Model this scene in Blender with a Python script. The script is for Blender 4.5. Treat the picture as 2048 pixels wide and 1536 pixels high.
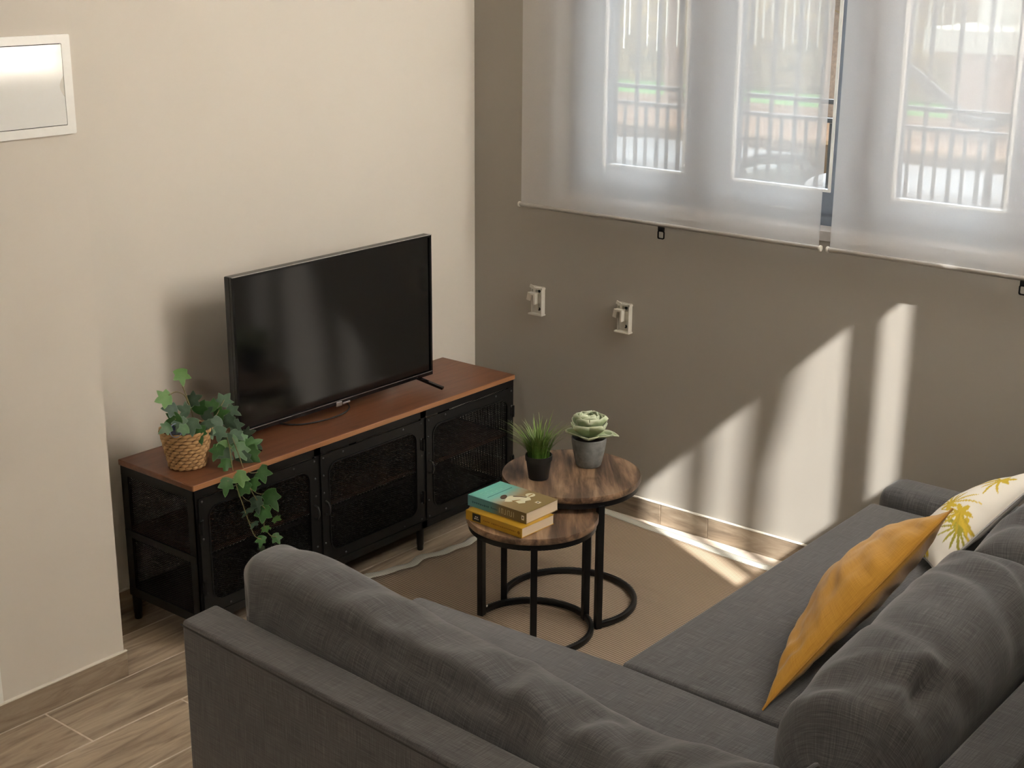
import bpy, bmesh, math, random
import numpy as np
from mathutils import Vector, Matrix, noise

# ------------------------------------------------------------------ scene, camera, sky, sun, exposure
SC = bpy.context.scene
for o in list(bpy.data.objects):
    bpy.data.objects.remove(o)
COL = SC.collection
CAM = (-4.226, -3.6364, 2.0801); YAW, PITCH, ROLL = 0.6838, -0.2985, 0.0059; FPX = 2885.98
_f = Vector((math.cos(PITCH)*math.cos(YAW), math.cos(PITCH)*math.sin(YAW), math.sin(PITCH)))
_r0 = Vector((math.sin(YAW), -math.cos(YAW), 0)); _u0 = _r0.cross(_f)
_r = math.cos(ROLL)*_r0 + math.sin(ROLL)*_u0; _u = -math.sin(ROLL)*_r0 + math.cos(ROLL)*_u0
cd = bpy.data.cameras.new('camera'); cam = bpy.data.objects.new('camera', cd); COL.objects.link(cam)
cam.matrix_world = Matrix(((_r.x, _u.x, -_f.x, CAM[0]), (_r.y, _u.y, -_f.y, CAM[1]), (_r.z, _u.z, -_f.z, CAM[2]), (0, 0, 0, 1)))
cd.sensor_fit = 'HORIZONTAL'; cd.sensor_width = 36; cd.lens = FPX/2048*36; cd.clip_start = 0.05
SC.camera = cam

SKY_STRENGTH = 10.5
SUN_STRENGTH = 120.0
TINT = .116            # added dimming of the sun through the unseen side panes
EXPOSURE = 0.0
w = bpy.data.worlds.new('sky'); SC.world = w; w.use_nodes = True
bg = w.node_tree.nodes['Background']; bg.inputs[0].default_value = (.84, 0.92, 1.0, 1); bg.inputs[1].default_value = SKY_STRENGTH
SUN_DIR = Vector((0.45, 0.89, -0.86)).normalized()
sd = bpy.data.lights.new('sun', 'SUN'); sd.energy = SUN_STRENGTH; sd.angle = math.radians(0.6); sd.color = (1.0, 0.97, 0.925)
so = bpy.data.objects.new('sun', sd); COL.objects.link(so); so.location = (-6, -10, 9)
so.rotation_euler = SUN_DIR.to_track_quat('-Z', 'Y').to_euler()

def portal(name, loc, rot, sx, sy):
    ld = bpy.data.lights.new(name, 'AREA'); ld.shape = 'RECTANGLE'; ld.size = sx; ld.size_y = sy
    ld.cycles.is_portal = True
    o = bpy.data.objects.new(name, ld); COL.objects.link(o); o.location = loc; o.rotation_euler = rot
    return o
portal('window_portal', (0.30, -1.6, 1.78), (math.pi/2, 0, math.pi/2), 2.5, 1.25)
portal('side_window_portal', (-.8, -3.49, 2.38), (math.pi/2, 0, 0), 1.5, 1.9)

SC.view_settings.view_transform = 'Standard'; SC.view_settings.look = 'None'
SC.view_settings.gamma = 1; SC.view_settings.use_curve_mapping = False
SC.view_settings.exposure = EXPOSURE
cy = SC.cycles
cy.use_denoising = True
cy.max_bounces = 10; cy.diffuse_bounces = 6; cy.glossy_bounces = 4; cy.transmission_bounces = 6; cy.transparent_max_bounces = 16
cy.sample_clamp_indirect = 60.0; cy.caustics_reflective = False; cy.caustics_refractive = False

def at(x, y, axis, val):
    """point where the line of sight through pixel (x, y) meets the plane axis = val"""
    d = _f + (x-1024)/FPX*_r - (y-768)/FPX*_u
    t = (val-CAM[axis])/d[axis]
    return Vector(CAM) + d*t

rng = random.Random(7)
R2 = math.radians

# ------------------------------------------------------------------ materials
def srgb(r, g, b):
    def c(v):
        v /= 255.0
        return v/12.92 if v <= .04045 else ((v+.055)/1.055)**2.4
    return (c(r), c(g), c(b), 1)

class MB:
    """small node helper"""
    def __init__(s, name):
        s.m = bpy.data.materials.new(name); s.m.use_nodes = True
        s.t = s.m.node_tree; s.b = s.t.nodes['Principled BSDF']; s.out = s.t.nodes['Material Output']
    def n(s, kind, **kw):
        nd = s.t.nodes.new(kind)
        for k, v in kw.items():
            if k.startswith('i_'):
                key = k[2:]
                key = int(key) if key.isdigit() else key
                nd.inputs[key].default_value = v
            else:
                setattr(nd, k, v)
        return nd
    def l(s, a, b): s.t.links.new(a, b)
    def coord(s, which='Object', scale=(1, 1, 1), loc=(0, 0, 0), rot=(0, 0, 0), rand=0):
        tc = s.n('ShaderNodeTexCoord'); mp = s.n('ShaderNodeMapping')
        mp.inputs['Scale'].default_value = scale; mp.inputs['Location'].default_value = loc; mp.inputs['Rotation'].default_value = rot
        src = tc.outputs[which]
        if rand:
            oi = s.n('ShaderNodeObjectInfo'); vm = s.n('ShaderNodeVectorMath', operation='SCALE'); vm.inputs[0].default_value = (rand, rand*.7, rand*1.3)
            s.l(oi.outputs['Random'], vm.inputs['Scale']); ad = s.n('ShaderNodeVectorMath', operation='ADD')
            s.l(src, ad.inputs[0]); s.l(vm.outputs[0], ad.inputs[1]); src = ad.outputs[0]
        s.l(src, mp.inputs['Vector']); return mp.outputs[0]
    def noise(s, vec, scale=5, detail=4, rough=.55, dist=0):
        nd = s.n('ShaderNodeTexNoise'); nd.inputs['Scale'].default_value = scale; nd.inputs['Detail'].default_value = detail
        nd.inputs['Roughness'].default_value = rough; nd.inputs['Distortion'].default_value = dist
        s.l(vec, nd.inputs['Vector']); return nd.outputs['Fac']
    def ramp(s, fac, stops):
        r = s.n('ShaderNodeValToRGB'); e = r.color_ramp.elements
        while len(e) < len(stops): e.new(.5)
        for i, (p, c) in enumerate(stops): e[i].position = p; e[i].color = c
        s.l(fac, r.inputs[0]); return r.outputs[0]
    def mix(s, fac, a, b, mode='MIX'):
        m = s.n('ShaderNodeMix', data_type='RGBA', blend_type=mode)
        for inp, v in ((m.inputs[0], fac), (m.inputs[6], a), (m.inputs[7], b)):
            if isinstance(v, (int, float, tuple)): inp.default_value = v
            else: s.l(v, inp)
        return m.outputs[2]
    def math(s, op, a, b=0.0):
        m = s.n('ShaderNodeMath', operation=op)
        for inp, v in ((m.inputs[0], a), (m.inputs[1], b)):
            if isinstance(v, (int, float)): inp.default_value = v
            else: s.l(v, inp)
        return m.outputs[0]
    def bump(s, h, strength=.3, dist=.002):
        b = s.n('ShaderNodeBump'); b.inputs['Strength'].default_value = strength; b.inputs['Distance'].default_value = dist
        s.l(h, b.inputs['Height']); s.l(b.outputs[0], s.b.inputs['Normal'])
    def set(s, color=None, rough=.5, metal=0, spec=.5):
        if color is not None:
            if isinstance(color, tuple): s.b.inputs['Base Color'].default_value = color
            else: s.l(color, s.b.inputs['Base Color'])
        if isinstance(rough, (int, float)): s.b.inputs['Roughness'].default_value = rough
        else: s.l(rough, s.b.inputs['Roughness'])
        s.b.inputs['Metallic'].default_value = metal
        s.b.inputs['Specular IOR Level'].default_value = spec
        return s.m

def plain(name, color, rough=.5, metal=0, spec=.5, var=.08, scale=30, bump=0):
    m = MB(name); v = m.coord()
    nz = m.noise(v, scale, 3)
    c0 = tuple(max(0, x*(1-var)) for x in color[:3])+(1,); c1 = tuple(min(1, x*(1+var)) for x in color[:3])+(1,)
    m.set(m.ramp(nz, [(.3, c0), (.7, c1)]), rough, metal, spec)
    if bump: m.bump(nz, bump, .001)
    return m.m

M = {}
# painted wall
m = MB('wall_paint'); v = m.coord()
n1 = m.noise(v, 1.3, 3); n2 = m.noise(v, 220, 2)
m.set(m.ramp(n1, [(.3, (.64, .598, .53, 1)), (.7, (.66, .616, .546, 1))]), .75, 0, .25); m.bump(n2, .06, .001); M['wall'] = m.m
m = MB('wall_paint_shaded'); v = m.coord(); n1 = m.noise(v, 1.3, 3); n2 = m.noise(v, 220, 2)
m.set(m.ramp(n1, [(.3, (.36, .337, .296, 1)), (.7, (.375, .351, .308, 1))]), .75, 0, .25); m.bump(n2, .06, .001); M['wall_shaded'] = m.m  # same wall paint darkened, puts the window wall's shade into its colour
m = MB('ceiling_paint'); v = m.coord(); n1 = m.noise(v, 2, 3)
m.set(m.ramp(n1, [(.3, (.70, .68, .64, 1)), (.7, (.73, .71, .67, 1))]), .8, 0, .2); M['ceiling'] = m.m
# wood-look floor tile, grain along local x
def tile_mat(name, axis=(1.0, 9.0, 9.0), tone=1.0):
    m = MB(name); v = m.coord('Object', axis, rand=37)
    g = m.noise(v, 2.2, 6, .62, 1.6); v2 = m.coord('Object', tuple(a*4 for a in axis), rand=11); g2 = m.noise(v2, 3, 4, .6, .6)
    col = m.ramp(g, [(.28, (.085*tone, .062*tone, .042*tone, 1)), (.45, (.20*tone, .155*tone, .11*tone, 1)), (.6, (.27*tone, .22*tone, .16*tone, 1)), (.78, (.33*tone, .275*tone, .205*tone, 1))])
    col = m.mix(m.math('MULTIPLY', g2, .55), col, (.12*tone, .095*tone, .07*tone, 1))
    oi = m.n('ShaderNodeObjectInfo'); k = m.math('ADD', m.math('MULTIPLY', oi.outputs['Random'], .3), .85)
    hs = m.n('ShaderNodeHueSaturation'); m.l(k, hs.inputs['Value']); m.l(col, hs.inputs['Color'])
    rg = m.math('ADD', m.math('MULTIPLY', g2, .18), .30)
    m.set(hs.outputs[0], rg, 0, .45); m.bump(g2, .10, .001); return m.m
M['plank'] = tile_mat('wood_look_tile', tone=2.15)
M['skirting'] = tile_mat('wood_look_skirting', (1.4, 9, 9), 1.7)
M['grout'] = plain('grout', (.66, .58, .49, 1), .9, var=.12)
M['caulk'] = plain('caulk', (.72, .68, .60, 1), .7, var=.04)
# linen-like sofa fabric, uv in metres
def fabric(name, dark, mid, light, rough=.9, s=1.0):
    m = MB(name)
    va = m.coord('UV', (14*s, 520*s, 1)); vb = m.coord('UV', (520*s, 14*s, 1)); vc = m.coord('UV', (3, 3, 1))
    a = m.noise(va, 1, 3, .6); b = m.noise(vb, 1, 3, .6); c = m.noise(vc, 2, 3)
    t = m.math('ADD', m.math('MULTIPLY', a, .5), m.math('MULTIPLY', b, .5))
    col = m.ramp(t, [(.34, dark), (.5, mid), (.68, light)])
    col = m.mix(m.math('MULTIPLY', c, .25), col, dark)
    m.set(col, rough, 0, .25); m.b.inputs['Sheen Weight'].default_value = .25; m.b.inputs['Sheen Roughness'].default_value = .5
    m.bump(t, .35, .0012); return m.m
M['sofa'] = fabric('sofa_linen', (.046, .046, .048, 1), (.097, .096, .098, 1), (.185, .183, .186, 1))
M['seam'] = plain('seam_thread', (.045, .043, .043, 1), .9)
M['mustard'] = fabric('mustard_cotton', (.40, .195, .020, 1), (.50, .255, .030, 1), (.58, .31, .045, 1), .85)
M['mustard_edge'] = plain('mustard_piping', (.42, .21, .03, 1), .85)
# printed cushion (print is a colour attribute) 
m = MB('printed_cotton'); at_ = m.n('ShaderNodeAttribute'); at_.attribute_name = 'print'
va = m.coord('UV', (500, 500, 1)); m.set(at_.outputs['Color'], .85, 0, .2); m.bump(m.noise(va, 1, 2), .15, .001); M['print'] = m.m
M['piping'] = plain('grey_piping', (.42, .41, .40, 1), .85)
# stained pine top of the bench
def wood(name, stops, scale=(1.2, 14, 14), rough=.38, knots=True, spec=.5, dist=1.2):
    m = MB(name); v = m.coord('Object', scale); g = m.noise(v, 2.0, 6, .6, dist)
    v2 = m.coord('Object', tuple(x*5 for x in scale)); g2 = m.noise(v2, 4, 3, .6)
    col = m.ramp(g, stops)
    col = m.mix(m.math('MULTIPLY', g2, .4), col, stops[0][1])
    if knots:
        vk = m.coord('Object', (5, 9, 5)); vo = m.n('ShaderNodeTexVoronoi'); vo.inputs['Scale'].default_value = 1; m.l(vk, vo.inputs['Vector'])
        k = m.ramp(vo.outputs['Distance'], [(.05, (1, 1, 1, 1)), (.16, (0, 0, 0, 1))])
        col = m.mix(m.math('MULTIPLY', k, .45), col, (.05, .02, .01, 1))
    m.set(col, rough, 0, spec); m.bump(g2, .08, .001); return m.m
M['pine'] = wood('stained_pine', [(.25, (.115, .042, .018, 1)), (.5, (.185, .073, .034, 1)), (.8, (.235, .10, .05, 1))])
M['pine_edge'] = wood('stained_pine_edge', [(.25, (.26, .11, .045, 1)), (.5, (.36, .17, .075, 1)), (.8, (.42, .21, .10, 1))], knots=False)
M['rustic'] = wood('rustic_table_board', [(.32, (.045, .027, .017, 1)), (.44, (.15, .092, .058, 1)), (.54, (.33, .205, .12, 1)), (.68, (.52, .36, .235, 1))], (11, 1.2, 11), .42, True, .5, .7)
M['black_metal'] = plain('black_powder_coat', (.006, .006, .006, 1), .42, 0, .3, bump=.05)
M['black_tube'] = plain('black_tube_steel', (.006, .006, .006, 1), .38, 0, .4)
M['mesh'] = plain('black_expanded_mesh', (.006, .0055, .005, 1), .5, 0, .25)
M['rivet'] = plain('rivet_steel', (.10, .10, .10, 1), .3, .8)
M['tv_black'] = plain('tv_bezel_plastic', (.008, .008, .009, 1), .22, 0, .5, var=.02)
m = MB('tv_screen'); v = m.coord(); m.set(m.ramp(m.noise(v, 3, 1), [(.4, (.004, .004, .0045, 1)), (.6, (.005, .005, .0055, 1))]), .11, 0, .85); M['screen'] = m.m
M['silver'] = plain('silver_trim', (.55, .53, .52, 1), .3, .9)
M['white_plastic'] = plain('white_plastic', (.80, .80, .76, 1), .28, 0, .5, var=.03)
M['panel_gloss'] = plain('gloss_white_enamel', (.78, .79, .77, 1), .07, 0, .6, var=.02, scale=3)
M['cream_plastic'] = plain('aged_bracket_plastic', (.62, .60, .53, 1), .4, var=.05)
M['dark_hole'] = plain('dark_recess', (.02, .02, .018, 1), .8)
M['frame_paint'] = plain('slate_window_paint', (.20, .235, .29, 1), .45, var=.05)
M['sill'] = plain('pale_window_sill', (.50, .475, .455, 1), .5, var=.05)
M['bar_metal'] = plain('champagne_aluminium', (.42, .40, .37, 1), .38, .6, var=.04)
m = MB('window_glass'); t = m.t
tr = m.n('ShaderNodeBsdfTransparent'); gl = m.n('ShaderNodeBsdfGlossy'); gl.inputs['Roughness'].default_value = .02
vn = m.noise(m.coord(), 2, 1); mx = m.n('ShaderNodeMixShader'); mx.inputs[0].default_value = .06
tr.inputs[0].default_value = (.96, .97, .96, 1); m.l(tr.outputs[0], mx.inputs[1]); m.l(gl.outputs[0], mx.inputs[2]); m.l(mx.outputs[0], m.out.inputs[0]); M['glass'] = m.m
# screen-weave roller fabric: open weave lets part of the light straight through, the yarn scatters the rest
m = MB('screen_weave_fabric'); t = m.t
tr = m.n('ShaderNodeBsdfTransparent'); tl = m.n('ShaderNodeBsdfTranslucent'); df = m.n('ShaderNodeBsdfDiffuse')
vv = m.coord('Object', (60, 60, 60)); yc = m.ramp(m.noise(vv, 8, 2), [(.3, (.88, .88, .88, 1)), (.7, (.92, .92, .92, 1))])
m.l(yc, tl.inputs[0]); m.l(yc, df.inputs[0])
BLIND_OPEN = .42; BLIND_TRANS = .46
m1 = m.n('ShaderNodeMixShader'); m1.inputs[0].default_value = BLIND_TRANS; m.l(df.outputs[0], m1.inputs[1]); m.l(tl.outputs[0], m1.inputs[2])
m2 = m.n('ShaderNodeMixShader'); m2.inputs[0].default_value = BLIND_OPEN; m.l(m1.outputs[0], m2.inputs[1]); m.l(tr.outputs[0], m2.inputs[2])
m.l(m2.outputs[0], m.out.inputs[0]); M['blind'] = m.m
m = MB('sun_dimming_glass'); tr = m.n('ShaderNodeBsdfTransparent'); m.l(m.ramp(m.noise(m.coord(), 9, 2), [(.3, (TINT*.97, TINT*.97, TINT*.97, 1)), (.7, (TINT, TINT, TINT, 1))]), tr.inputs[0]); m.l(tr.outputs[0], m.out.inputs[0]); M['dim_glass'] = m.m
m = MB('sun_dimming_glass_dark'); tr = m.n('ShaderNodeBsdfTransparent'); m.l(m.ramp(m.noise(m.coord(), 9, 2), [(.3, (TINT*.3, TINT*.3, TINT*.3, 1)), (.7, (TINT*.32, TINT*.32, TINT*.32, 1))]), tr.inputs[0]); m.l(tr.outputs[0], m.out.inputs[0]); M['dim_glass_dark'] = m.m
m = MB('sheer_curtain'); tl = m.n('ShaderNodeBsdfTranslucent'); df = m.n('ShaderNodeBsdfDiffuse'); yc = m.ramp(m.noise(m.coord(), 60, 2), [(.3, (.84, .83, .80, 1)), (.7, (.88, .87, .84, 1))])
m.l(yc, tl.inputs[0]); m.l(yc, df.inputs[0]); m1 = m.n('ShaderNodeMixShader'); m1.inputs[0].default_value = .65; m.l(df.outputs[0], m1.inputs[1]); m.l(tl.outputs[0], m1.inputs[2]); m.l(m1.outputs[0], m.out.inputs[0]); M['sheer'] = m.m
# rug
m = MB('rug_flatweave'); v = m.coord('UV', (1, 1, 1)); wv = m.n('ShaderNodeTexWave'); wv.wave_type = 'BANDS'; wv.bands_direction = 'X'
wv.inputs['Scale'].default_value = 32; wv.inputs['Distortion'].default_value = .6; wv.inputs['Detail'].default_value = 1; m.l(v, wv.inputs['Vector'])
nz = m.noise(m.coord('UV', (40, 400, 1)), 1, 3)
col = m.ramp(wv.outputs['Fac'], [(.15, (.20, .148, .105, 1)), (.6, (.46, .365, .27, 1))]); col = m.mix(m.math('MULTIPLY', nz, .35), col, (.30, .22, .155, 1))
m.set(col, .9, 0, .15); m.bump(wv.outputs['Fac'], .5, .003); M['rug'] = m.m
m = MB('rug_border_cotton'); v = m.coord('UV', (1, 1, 1)); wv = m.n('ShaderNodeTexWave'); wv.wave_type = 'BANDS'; wv.bands_direction = 'X'
wv.inputs['Scale'].default_value = 45; wv.inputs['Distortion'].default_value = .8; m.l(v, wv.inputs['Vector'])
m.set(m.ramp(wv.outputs['Fac'], [(.2, (.42, .41, .36, 1)), (.6, (.66, .65, .57, 1))]), .9, 0, .15); m.bump(wv.outputs['Fac'], .4, .002); M['rug_border'] = m.m
# plants and pots
def leafmat(name, a, b, edge=None, rough=.45):
    m = MB(name); v = m.coord('Object', (1, 1, 1), rand=5); n1 = m.noise(v, 60, 3)
    col = m.ramp(n1, [(.3, a), (.7, b)])
    oi = m.n('ShaderNodeObjectInfo'); k = m.math('ADD', m.math('MULTIPLY', oi.outputs['Random'], .5), .75)
    hs = m.n('ShaderNodeHueSaturation'); m.l(k, hs.inputs['Value']); m.l(col, hs.inputs['Color']); c = hs.outputs[0]
    if edge:
        at2 = m.n('ShaderNodeAttribute'); at2.attribute_name = 'rim'; c = m.mix(at2.outputs['Fac'], c, edge)
    m.set(c, rough, 0, .4); m.b.inputs['Subsurface Weight'].default_value = 0; return m.m
M['ivy'] = leafmat('ivy_leaf', (.018, .075, .014, 1), (.045, .135, .028, 1), (.10, .21, .07, 1))
M['ivy_pale'] = leafmat('ivy_leaf_pale', (.06, .155, .035, 1), (.11, .22, .06, 1), (.17, .29, .10, 1))
M['ivy_grey'] = leafmat('ivy_leaf_grey', (.032, .07, .038, 1), (.065, .115, .07, 1), (.15, .22, .15, 1))
M['stem'] = plain('ivy_stem', (.17, .15, .06, 1), .6)
M['grass'] = leafmat('grass_blade', (.045, .13, .014, 1), (.11, .24, .03, 1), (.32, .42, .13, 1), .5)
M['succulent'] = leafmat('succulent_leaf', (.30, .38, .20, 1), (.37, .44, .26, 1), (.62, .68, .50, 1), .55)
M['soil'] = plain('potting_soil', (.02, .016, .012, 1), .95, bump=.4)
M['black_pot'] = plain('black_pot_plastic', (.011, .011, .011, 1), .5)
M['concrete'] = plain('grey_concrete_pot', (.22, .23, .225, 1), .85, var=.22, scale=45, bump=.15)
M['inner_pot'] = plain('dark_blue_pot', (.012, .016, .035, 1), .35)
M['label_rim'] = plain('pale_blue_rim', (.25, .32, .45, 1), .4)
M['wicker'] = plain('water_hyacinth', (.42, .255, .11, 1), .7, var=.25, scale=60, bump=.3)
M['wicker_core'] = plain('water_hyacinth_core', (.13, .07, .028, 1), .85, var=.2)
# books
m = MB('teal_cover'); v = m.coord('UV'); sp = m.n('ShaderNodeSeparateXYZ'); m.l(v, sp.inputs[0])
wob = m.noise(m.coord('UV', (6, 6, 1)), 1, 4); yy = m.math('ADD', sp.outputs[1], m.math('MULTIPLY', m.math('SUBTRACT', wob, .5), .12))
yy = m.math('SUBTRACT', yy, m.math('MULTIPLY', m.math('SUBTRACT', sp.outputs[0], .5), .04))
m.set(m.ramp(yy, [(.0, (.24, .17, .065, 1)), (.46, (.30, .22, .10, 1)), (.56, (.33, .35, .26, 1)), (.68, (.17, .46, .40, 1)), (1, (.13, .47, .40, 1))]), .35, 0, .5); M['teal_cover'] = m.m
m = MB('teal_spine'); v = m.coord('UV'); sp = m.n('ShaderNodeSeparateXYZ'); m.l(v, sp.inputs[0])
m.set(m.ramp(sp.outputs[0], [(.0, (.17, .125, .05, 1)), (.40, (.22, .17, .085, 1)), (.5, (.15, .20, .19, 1)), (.6, (.10, .29, .33, 1)), (1, (.12, .33, .37, 1))]), .35, 0, .5); M['teal_spine'] = m.m
M['yellow_cover'] = plain('yellow_cover', (.52, .30, .022, 1), .4, var=.05)
m = MB('page_block'); v = m.coord('Object', (1, 1, 900)); m.set(m.ramp(m.noise(v, 1, 2), [(.3, (.62, .50, .36, 1)), (.7, (.74, .62, .46, 1))]), .9, 0, .1); M['pages'] = m.m
M['ink_dark'] = plain('ink_dark', (.02, .018, .012, 1), .5)
M['ink_pale'] = plain('ink_pale', (.62, .60, .42, 1), .5)
M['ink_teal'] = plain('ink_teal', (.03, .13, .17, 1), .5)
M['ink_mint'] = plain('ink_mint', (.22, .55, .45, 1), .5)
M['ink_ochre'] = plain('ink_ochre', (.30, .15, .01, 1), .5)
M['ink_brown'] = plain('ink_brown', (.10, .055, .03, 1), .5)
M['ink_white'] = plain('ink_white', (.75, .72, .62, 1), .5)
# outside
M['asphalt'] = plain('street_asphalt', (0.0216, 0.0189, 0.0151, 1), .9, spec=.04, var=.15)
M['earth'] = plain('sandy_earth', (0.1384, 0.0835, 0.0498, 1), .95, spec=.04, var=.12, scale=2)
M['earth_dark'] = plain('stone_kerb', (0.0866, 0.0528, 0.0230, 1), .95, spec=.04, var=.15, scale=4)
M['lawn'] = plain('lawn', (0.0785, 0.2137, 0.0500, 1), .9, spec=.04, var=.1, scale=3)
M['hedge'] = plain('foliage', (0.1954, 0.1406, 0.0612, 1), .9, spec=.04, var=.25, scale=6)
M['bark'] = plain('bark', (.22, .17, .13, 1), .9, spec=.04, var=.2)
M['rail_paint'] = plain('grey_railing_paint', (0.0448, 0.0448, 0.0467, 1), .5)
M['handrail_paint'] = plain('handrail_paint', (0.0100, 0.0090, 0.0090, 1), .5)
M['pale_bar'] = plain('pale_reed', (0.7301, 0.7145, 0.5928, 1), .6)
M['car_silver'] = plain('silver_car_paint', (0.0554, 0.0561, 0.0536, 1), .35, 0, .06, var=.02)
M['car_white'] = plain('white_car_paint', (0.0951, 0.0902, 0.0863, 1), .35, 0, .06, var=.02)
M['car_glass'] = plain('car_glass', (0.0550, 0.0682, 0.0550, 1), .2, 0, .3)
M['tyre'] = plain('tyre_rubber', (.02, .02, .02, 1), .8)
M['render_pink'] = plain('pink_render', (0.2698, 0.1882, 0.1403, 1), .9, spec=.04, var=.06, scale=2)
M['canopy'] = plain('white_canopy', (0.2995, 0.3081, 0.2635, 1), .6, spec=.04, var=.03)
M['wood_rail'] = plain('orange_wood_rail', (.50, .32, .18, 1), .6)

# ------------------------------------------------------------------ mesh helpers
def tag(o, label=None, cat=None, group=None, kind=None):
    if label: o['label'] = label
    if cat: o['category'] = cat
    if group: o['group'] = group
    if kind: o['kind'] = kind
    return o
def empty(name, loc=(0, 0, 0), rz=0, parent=None):
    o = bpy.data.objects.new(name, None); COL.objects.link(o); o.location = loc; o.rotation_euler = (0, 0, rz); o.empty_display_size = .05
    o.parent = parent
    return o
def link(name, me, mat, parent=None, smooth=False, loc=None, rot=None):
    if mat is not None and not me.materials: me.materials.append(mat)
    if smooth: me.shade_smooth()
    o = bpy.data.objects.new(name, me); COL.objects.link(o); o.parent = parent
    if loc is not None: o.location = loc
    if rot is not None: o.rotation_euler = rot
    return o
def pyd(name, vs, fs, smooth=False):
    me = bpy.data.meshes.new(name); me.from_pydata([tuple(v) for v in vs], [], fs); me.update()
    if smooth: me.shade_smooth()
    return me
class G:
    """gathers shapes into one mesh"""
    def __init__(s): s.bm = bmesh.new()
    def box(s, c, d, rz=0, bevel=0, seg=2, M4=None):
        r = bmesh.ops.create_cube(s.bm, size=1)
        if M4 is None: M4 = Matrix.Translation(c) @ Matrix.Rotation(rz, 4, 'Z')
        T = M4 @ Matrix.Diagonal((d[0], d[1], d[2], 1))
        bmesh.ops.transform(s.bm, matrix=T, verts=r['verts'])
        if bevel:
            es = list({e for v in r['verts'] for e in v.link_edges})
            bmesh.ops.bevel(s.bm, geom=es, offset=bevel, segments=seg, profile=.5, affect='EDGES')
        return s
    def lohi(s, a, b, bevel=0, seg=2):
        return s.box(tuple((x+y)/2 for x, y in zip(a, b)), tuple(abs(y-x) for x, y in zip(a, b)), 0, bevel, seg)
    def beam(s, a, b, w, h, up=(0, 0, 1)):
        a, b = Vector(a), Vector(b); x = (b-a); L = x.length; x.normalize(); up = Vector(up)
        y = up.cross(x); y.normalize(); z = x.cross(y)
        T = Matrix(((x.x, y.x, z.x, 0), (x.y, y.y, z.y, 0), (x.z, y.z, z.z, 0), (0, 0, 0, 1)))
        T.translation = (a+b)/2
        return s.box(None, (L, w, h), M4=T)
    def tube(s, pts, r, n=8, closed=False, caps=True):
        pts = [Vector(p) for p in pts]; rings = []; N = len(pts)
        prev = None
        for i, p in enumerate(pts):
            if closed: t = pts[(i+1) % N]-pts[i-1]
            else: t = pts[min(i+1, N-1)]-pts[max(i-1, 0)]
            t.normalize()
            if prev is None:
                a = Vector((0, 0, 1)) if abs(t.z) < .9 else Vector((1, 0, 0)); x = t.cross(a)
            else:
                x = prev - t*prev.dot(t)
            x.normalize(); y = t.cross(x); prev = x
            rr = r[i] if isinstance(r, (list, tuple)) else r
            rings.append([s.bm.verts.new(p+(x*math.cos(k*2*math.pi/n)+y*math.sin(k*2*math.pi/n))*rr) for k in range(n)])
        for i in range(N if closed else N-1):
            A, B = rings[i], rings[(i+1) % N]
            for k in range(n):
                s.bm.faces.new((A[k], A[(k+1) % n], B[(k+1) % n], B[k]))
        if caps and not closed:
            s.bm.faces.new(rings[0][::-1]); s.bm.faces.new(rings[-1])
        return s
    def lathe(s, prof, n=32, c=(0, 0, 0), cap=True):
        rings = []
        for r, z in prof:
            if r < 1e-6: rings.append([s.bm.verts.new((c[0], c[1], c[2]+z))])
            else: rings.append([s.bm.verts.new((c[0]+r*math.cos(2*math.pi*k/n), c[1]+r*math.sin(2*math.pi*k/n), c[2]+z)) for k in range(n)])
        for A, B in zip(rings, rings[1:]):
            for k in range(n):
                k2 = (k+1) % n
                if len(A) == 1 and len(B) > 1: s.bm.faces.new((A[0], B[k2], B[k]))
                elif len(B) == 1 and len(A) > 1: s.bm.faces.new((A[k], A[k2], B[0]))
                elif len(A) > 1: s.bm.faces.new((A[k], A[k2], B[k2], B[k]))
        return s
    def prism(s, poly, d, T):
        """extrude a 2-d outline (x, y) by d along z, then transform by T"""
        T = T or Matrix.Identity(4)
        a = [s.bm.verts.new(T @ Vector((x, y, 0))) for x, y in poly]; b = [s.bm.verts.new(T @ Vector((x, y, d))) for x, y in poly]
        s.bm.faces.new(a[::-1]); s.bm.faces.new(b); n = len(poly)
        for i in range(n): s.bm.faces.new((a[i], a[(i+1) % n], b[(i+1) % n], b[i]))
        return s
    def ring_prism(s, outer, inner, d, T):
        """frame between two outlines with equal point counts"""
        n = len(outer); V = lambda P, z: [s.bm.verts.new(T @ Vector((x, y, z))) for x, y in P]
        o0, o1, i0, i1 = V(outer, 0), V(outer, d), V(inner, 0), V(inner, d)
        for k in range(n):
            j = (k+1) % n
            s.bm.faces.new((o1[k], o1[j], i1[j], i1[k])); s.bm.faces.new((o0[j], o0[k], i0[k], i0[j]))
            s.bm.faces.new((o0[k], o0[j], o1[j], o1[k])); s.bm.faces.new((i0[j], i0[k], i1[k], i1[j]))
        return s
    def mesh(s, name, uv=False):
        bmesh.ops.recalc_face_normals(s.bm, faces=s.bm.faces)
        if uv:
            L = s.bm.loops.layers.uv.new('UVMap')
            for f in s.bm.faces:
                n = f.normal; ax = max(range(3), key=lambda i: abs(n[i]))
                for lp in f.loops:
                    c = lp.vert.co
                    lp[L].uv = ((c.y, c.z), (c.x, c.z), (c.x, c.y))[ax]
        me = bpy.data.meshes.new(name); s.bm.to_mesh(me); s.bm.free(); return me
    def put(s, name, mat, parent=None, smooth=False, loc=None, rot=None, uv=False):
        o = link(name, s.mesh(name, uv), mat, parent, False, loc, rot)
        if smooth:
            o.data.shade_smooth()
            try: o.data.set_sharp_from_angle(angle=R2(38))
            except Exception: pass
        return o

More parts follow.
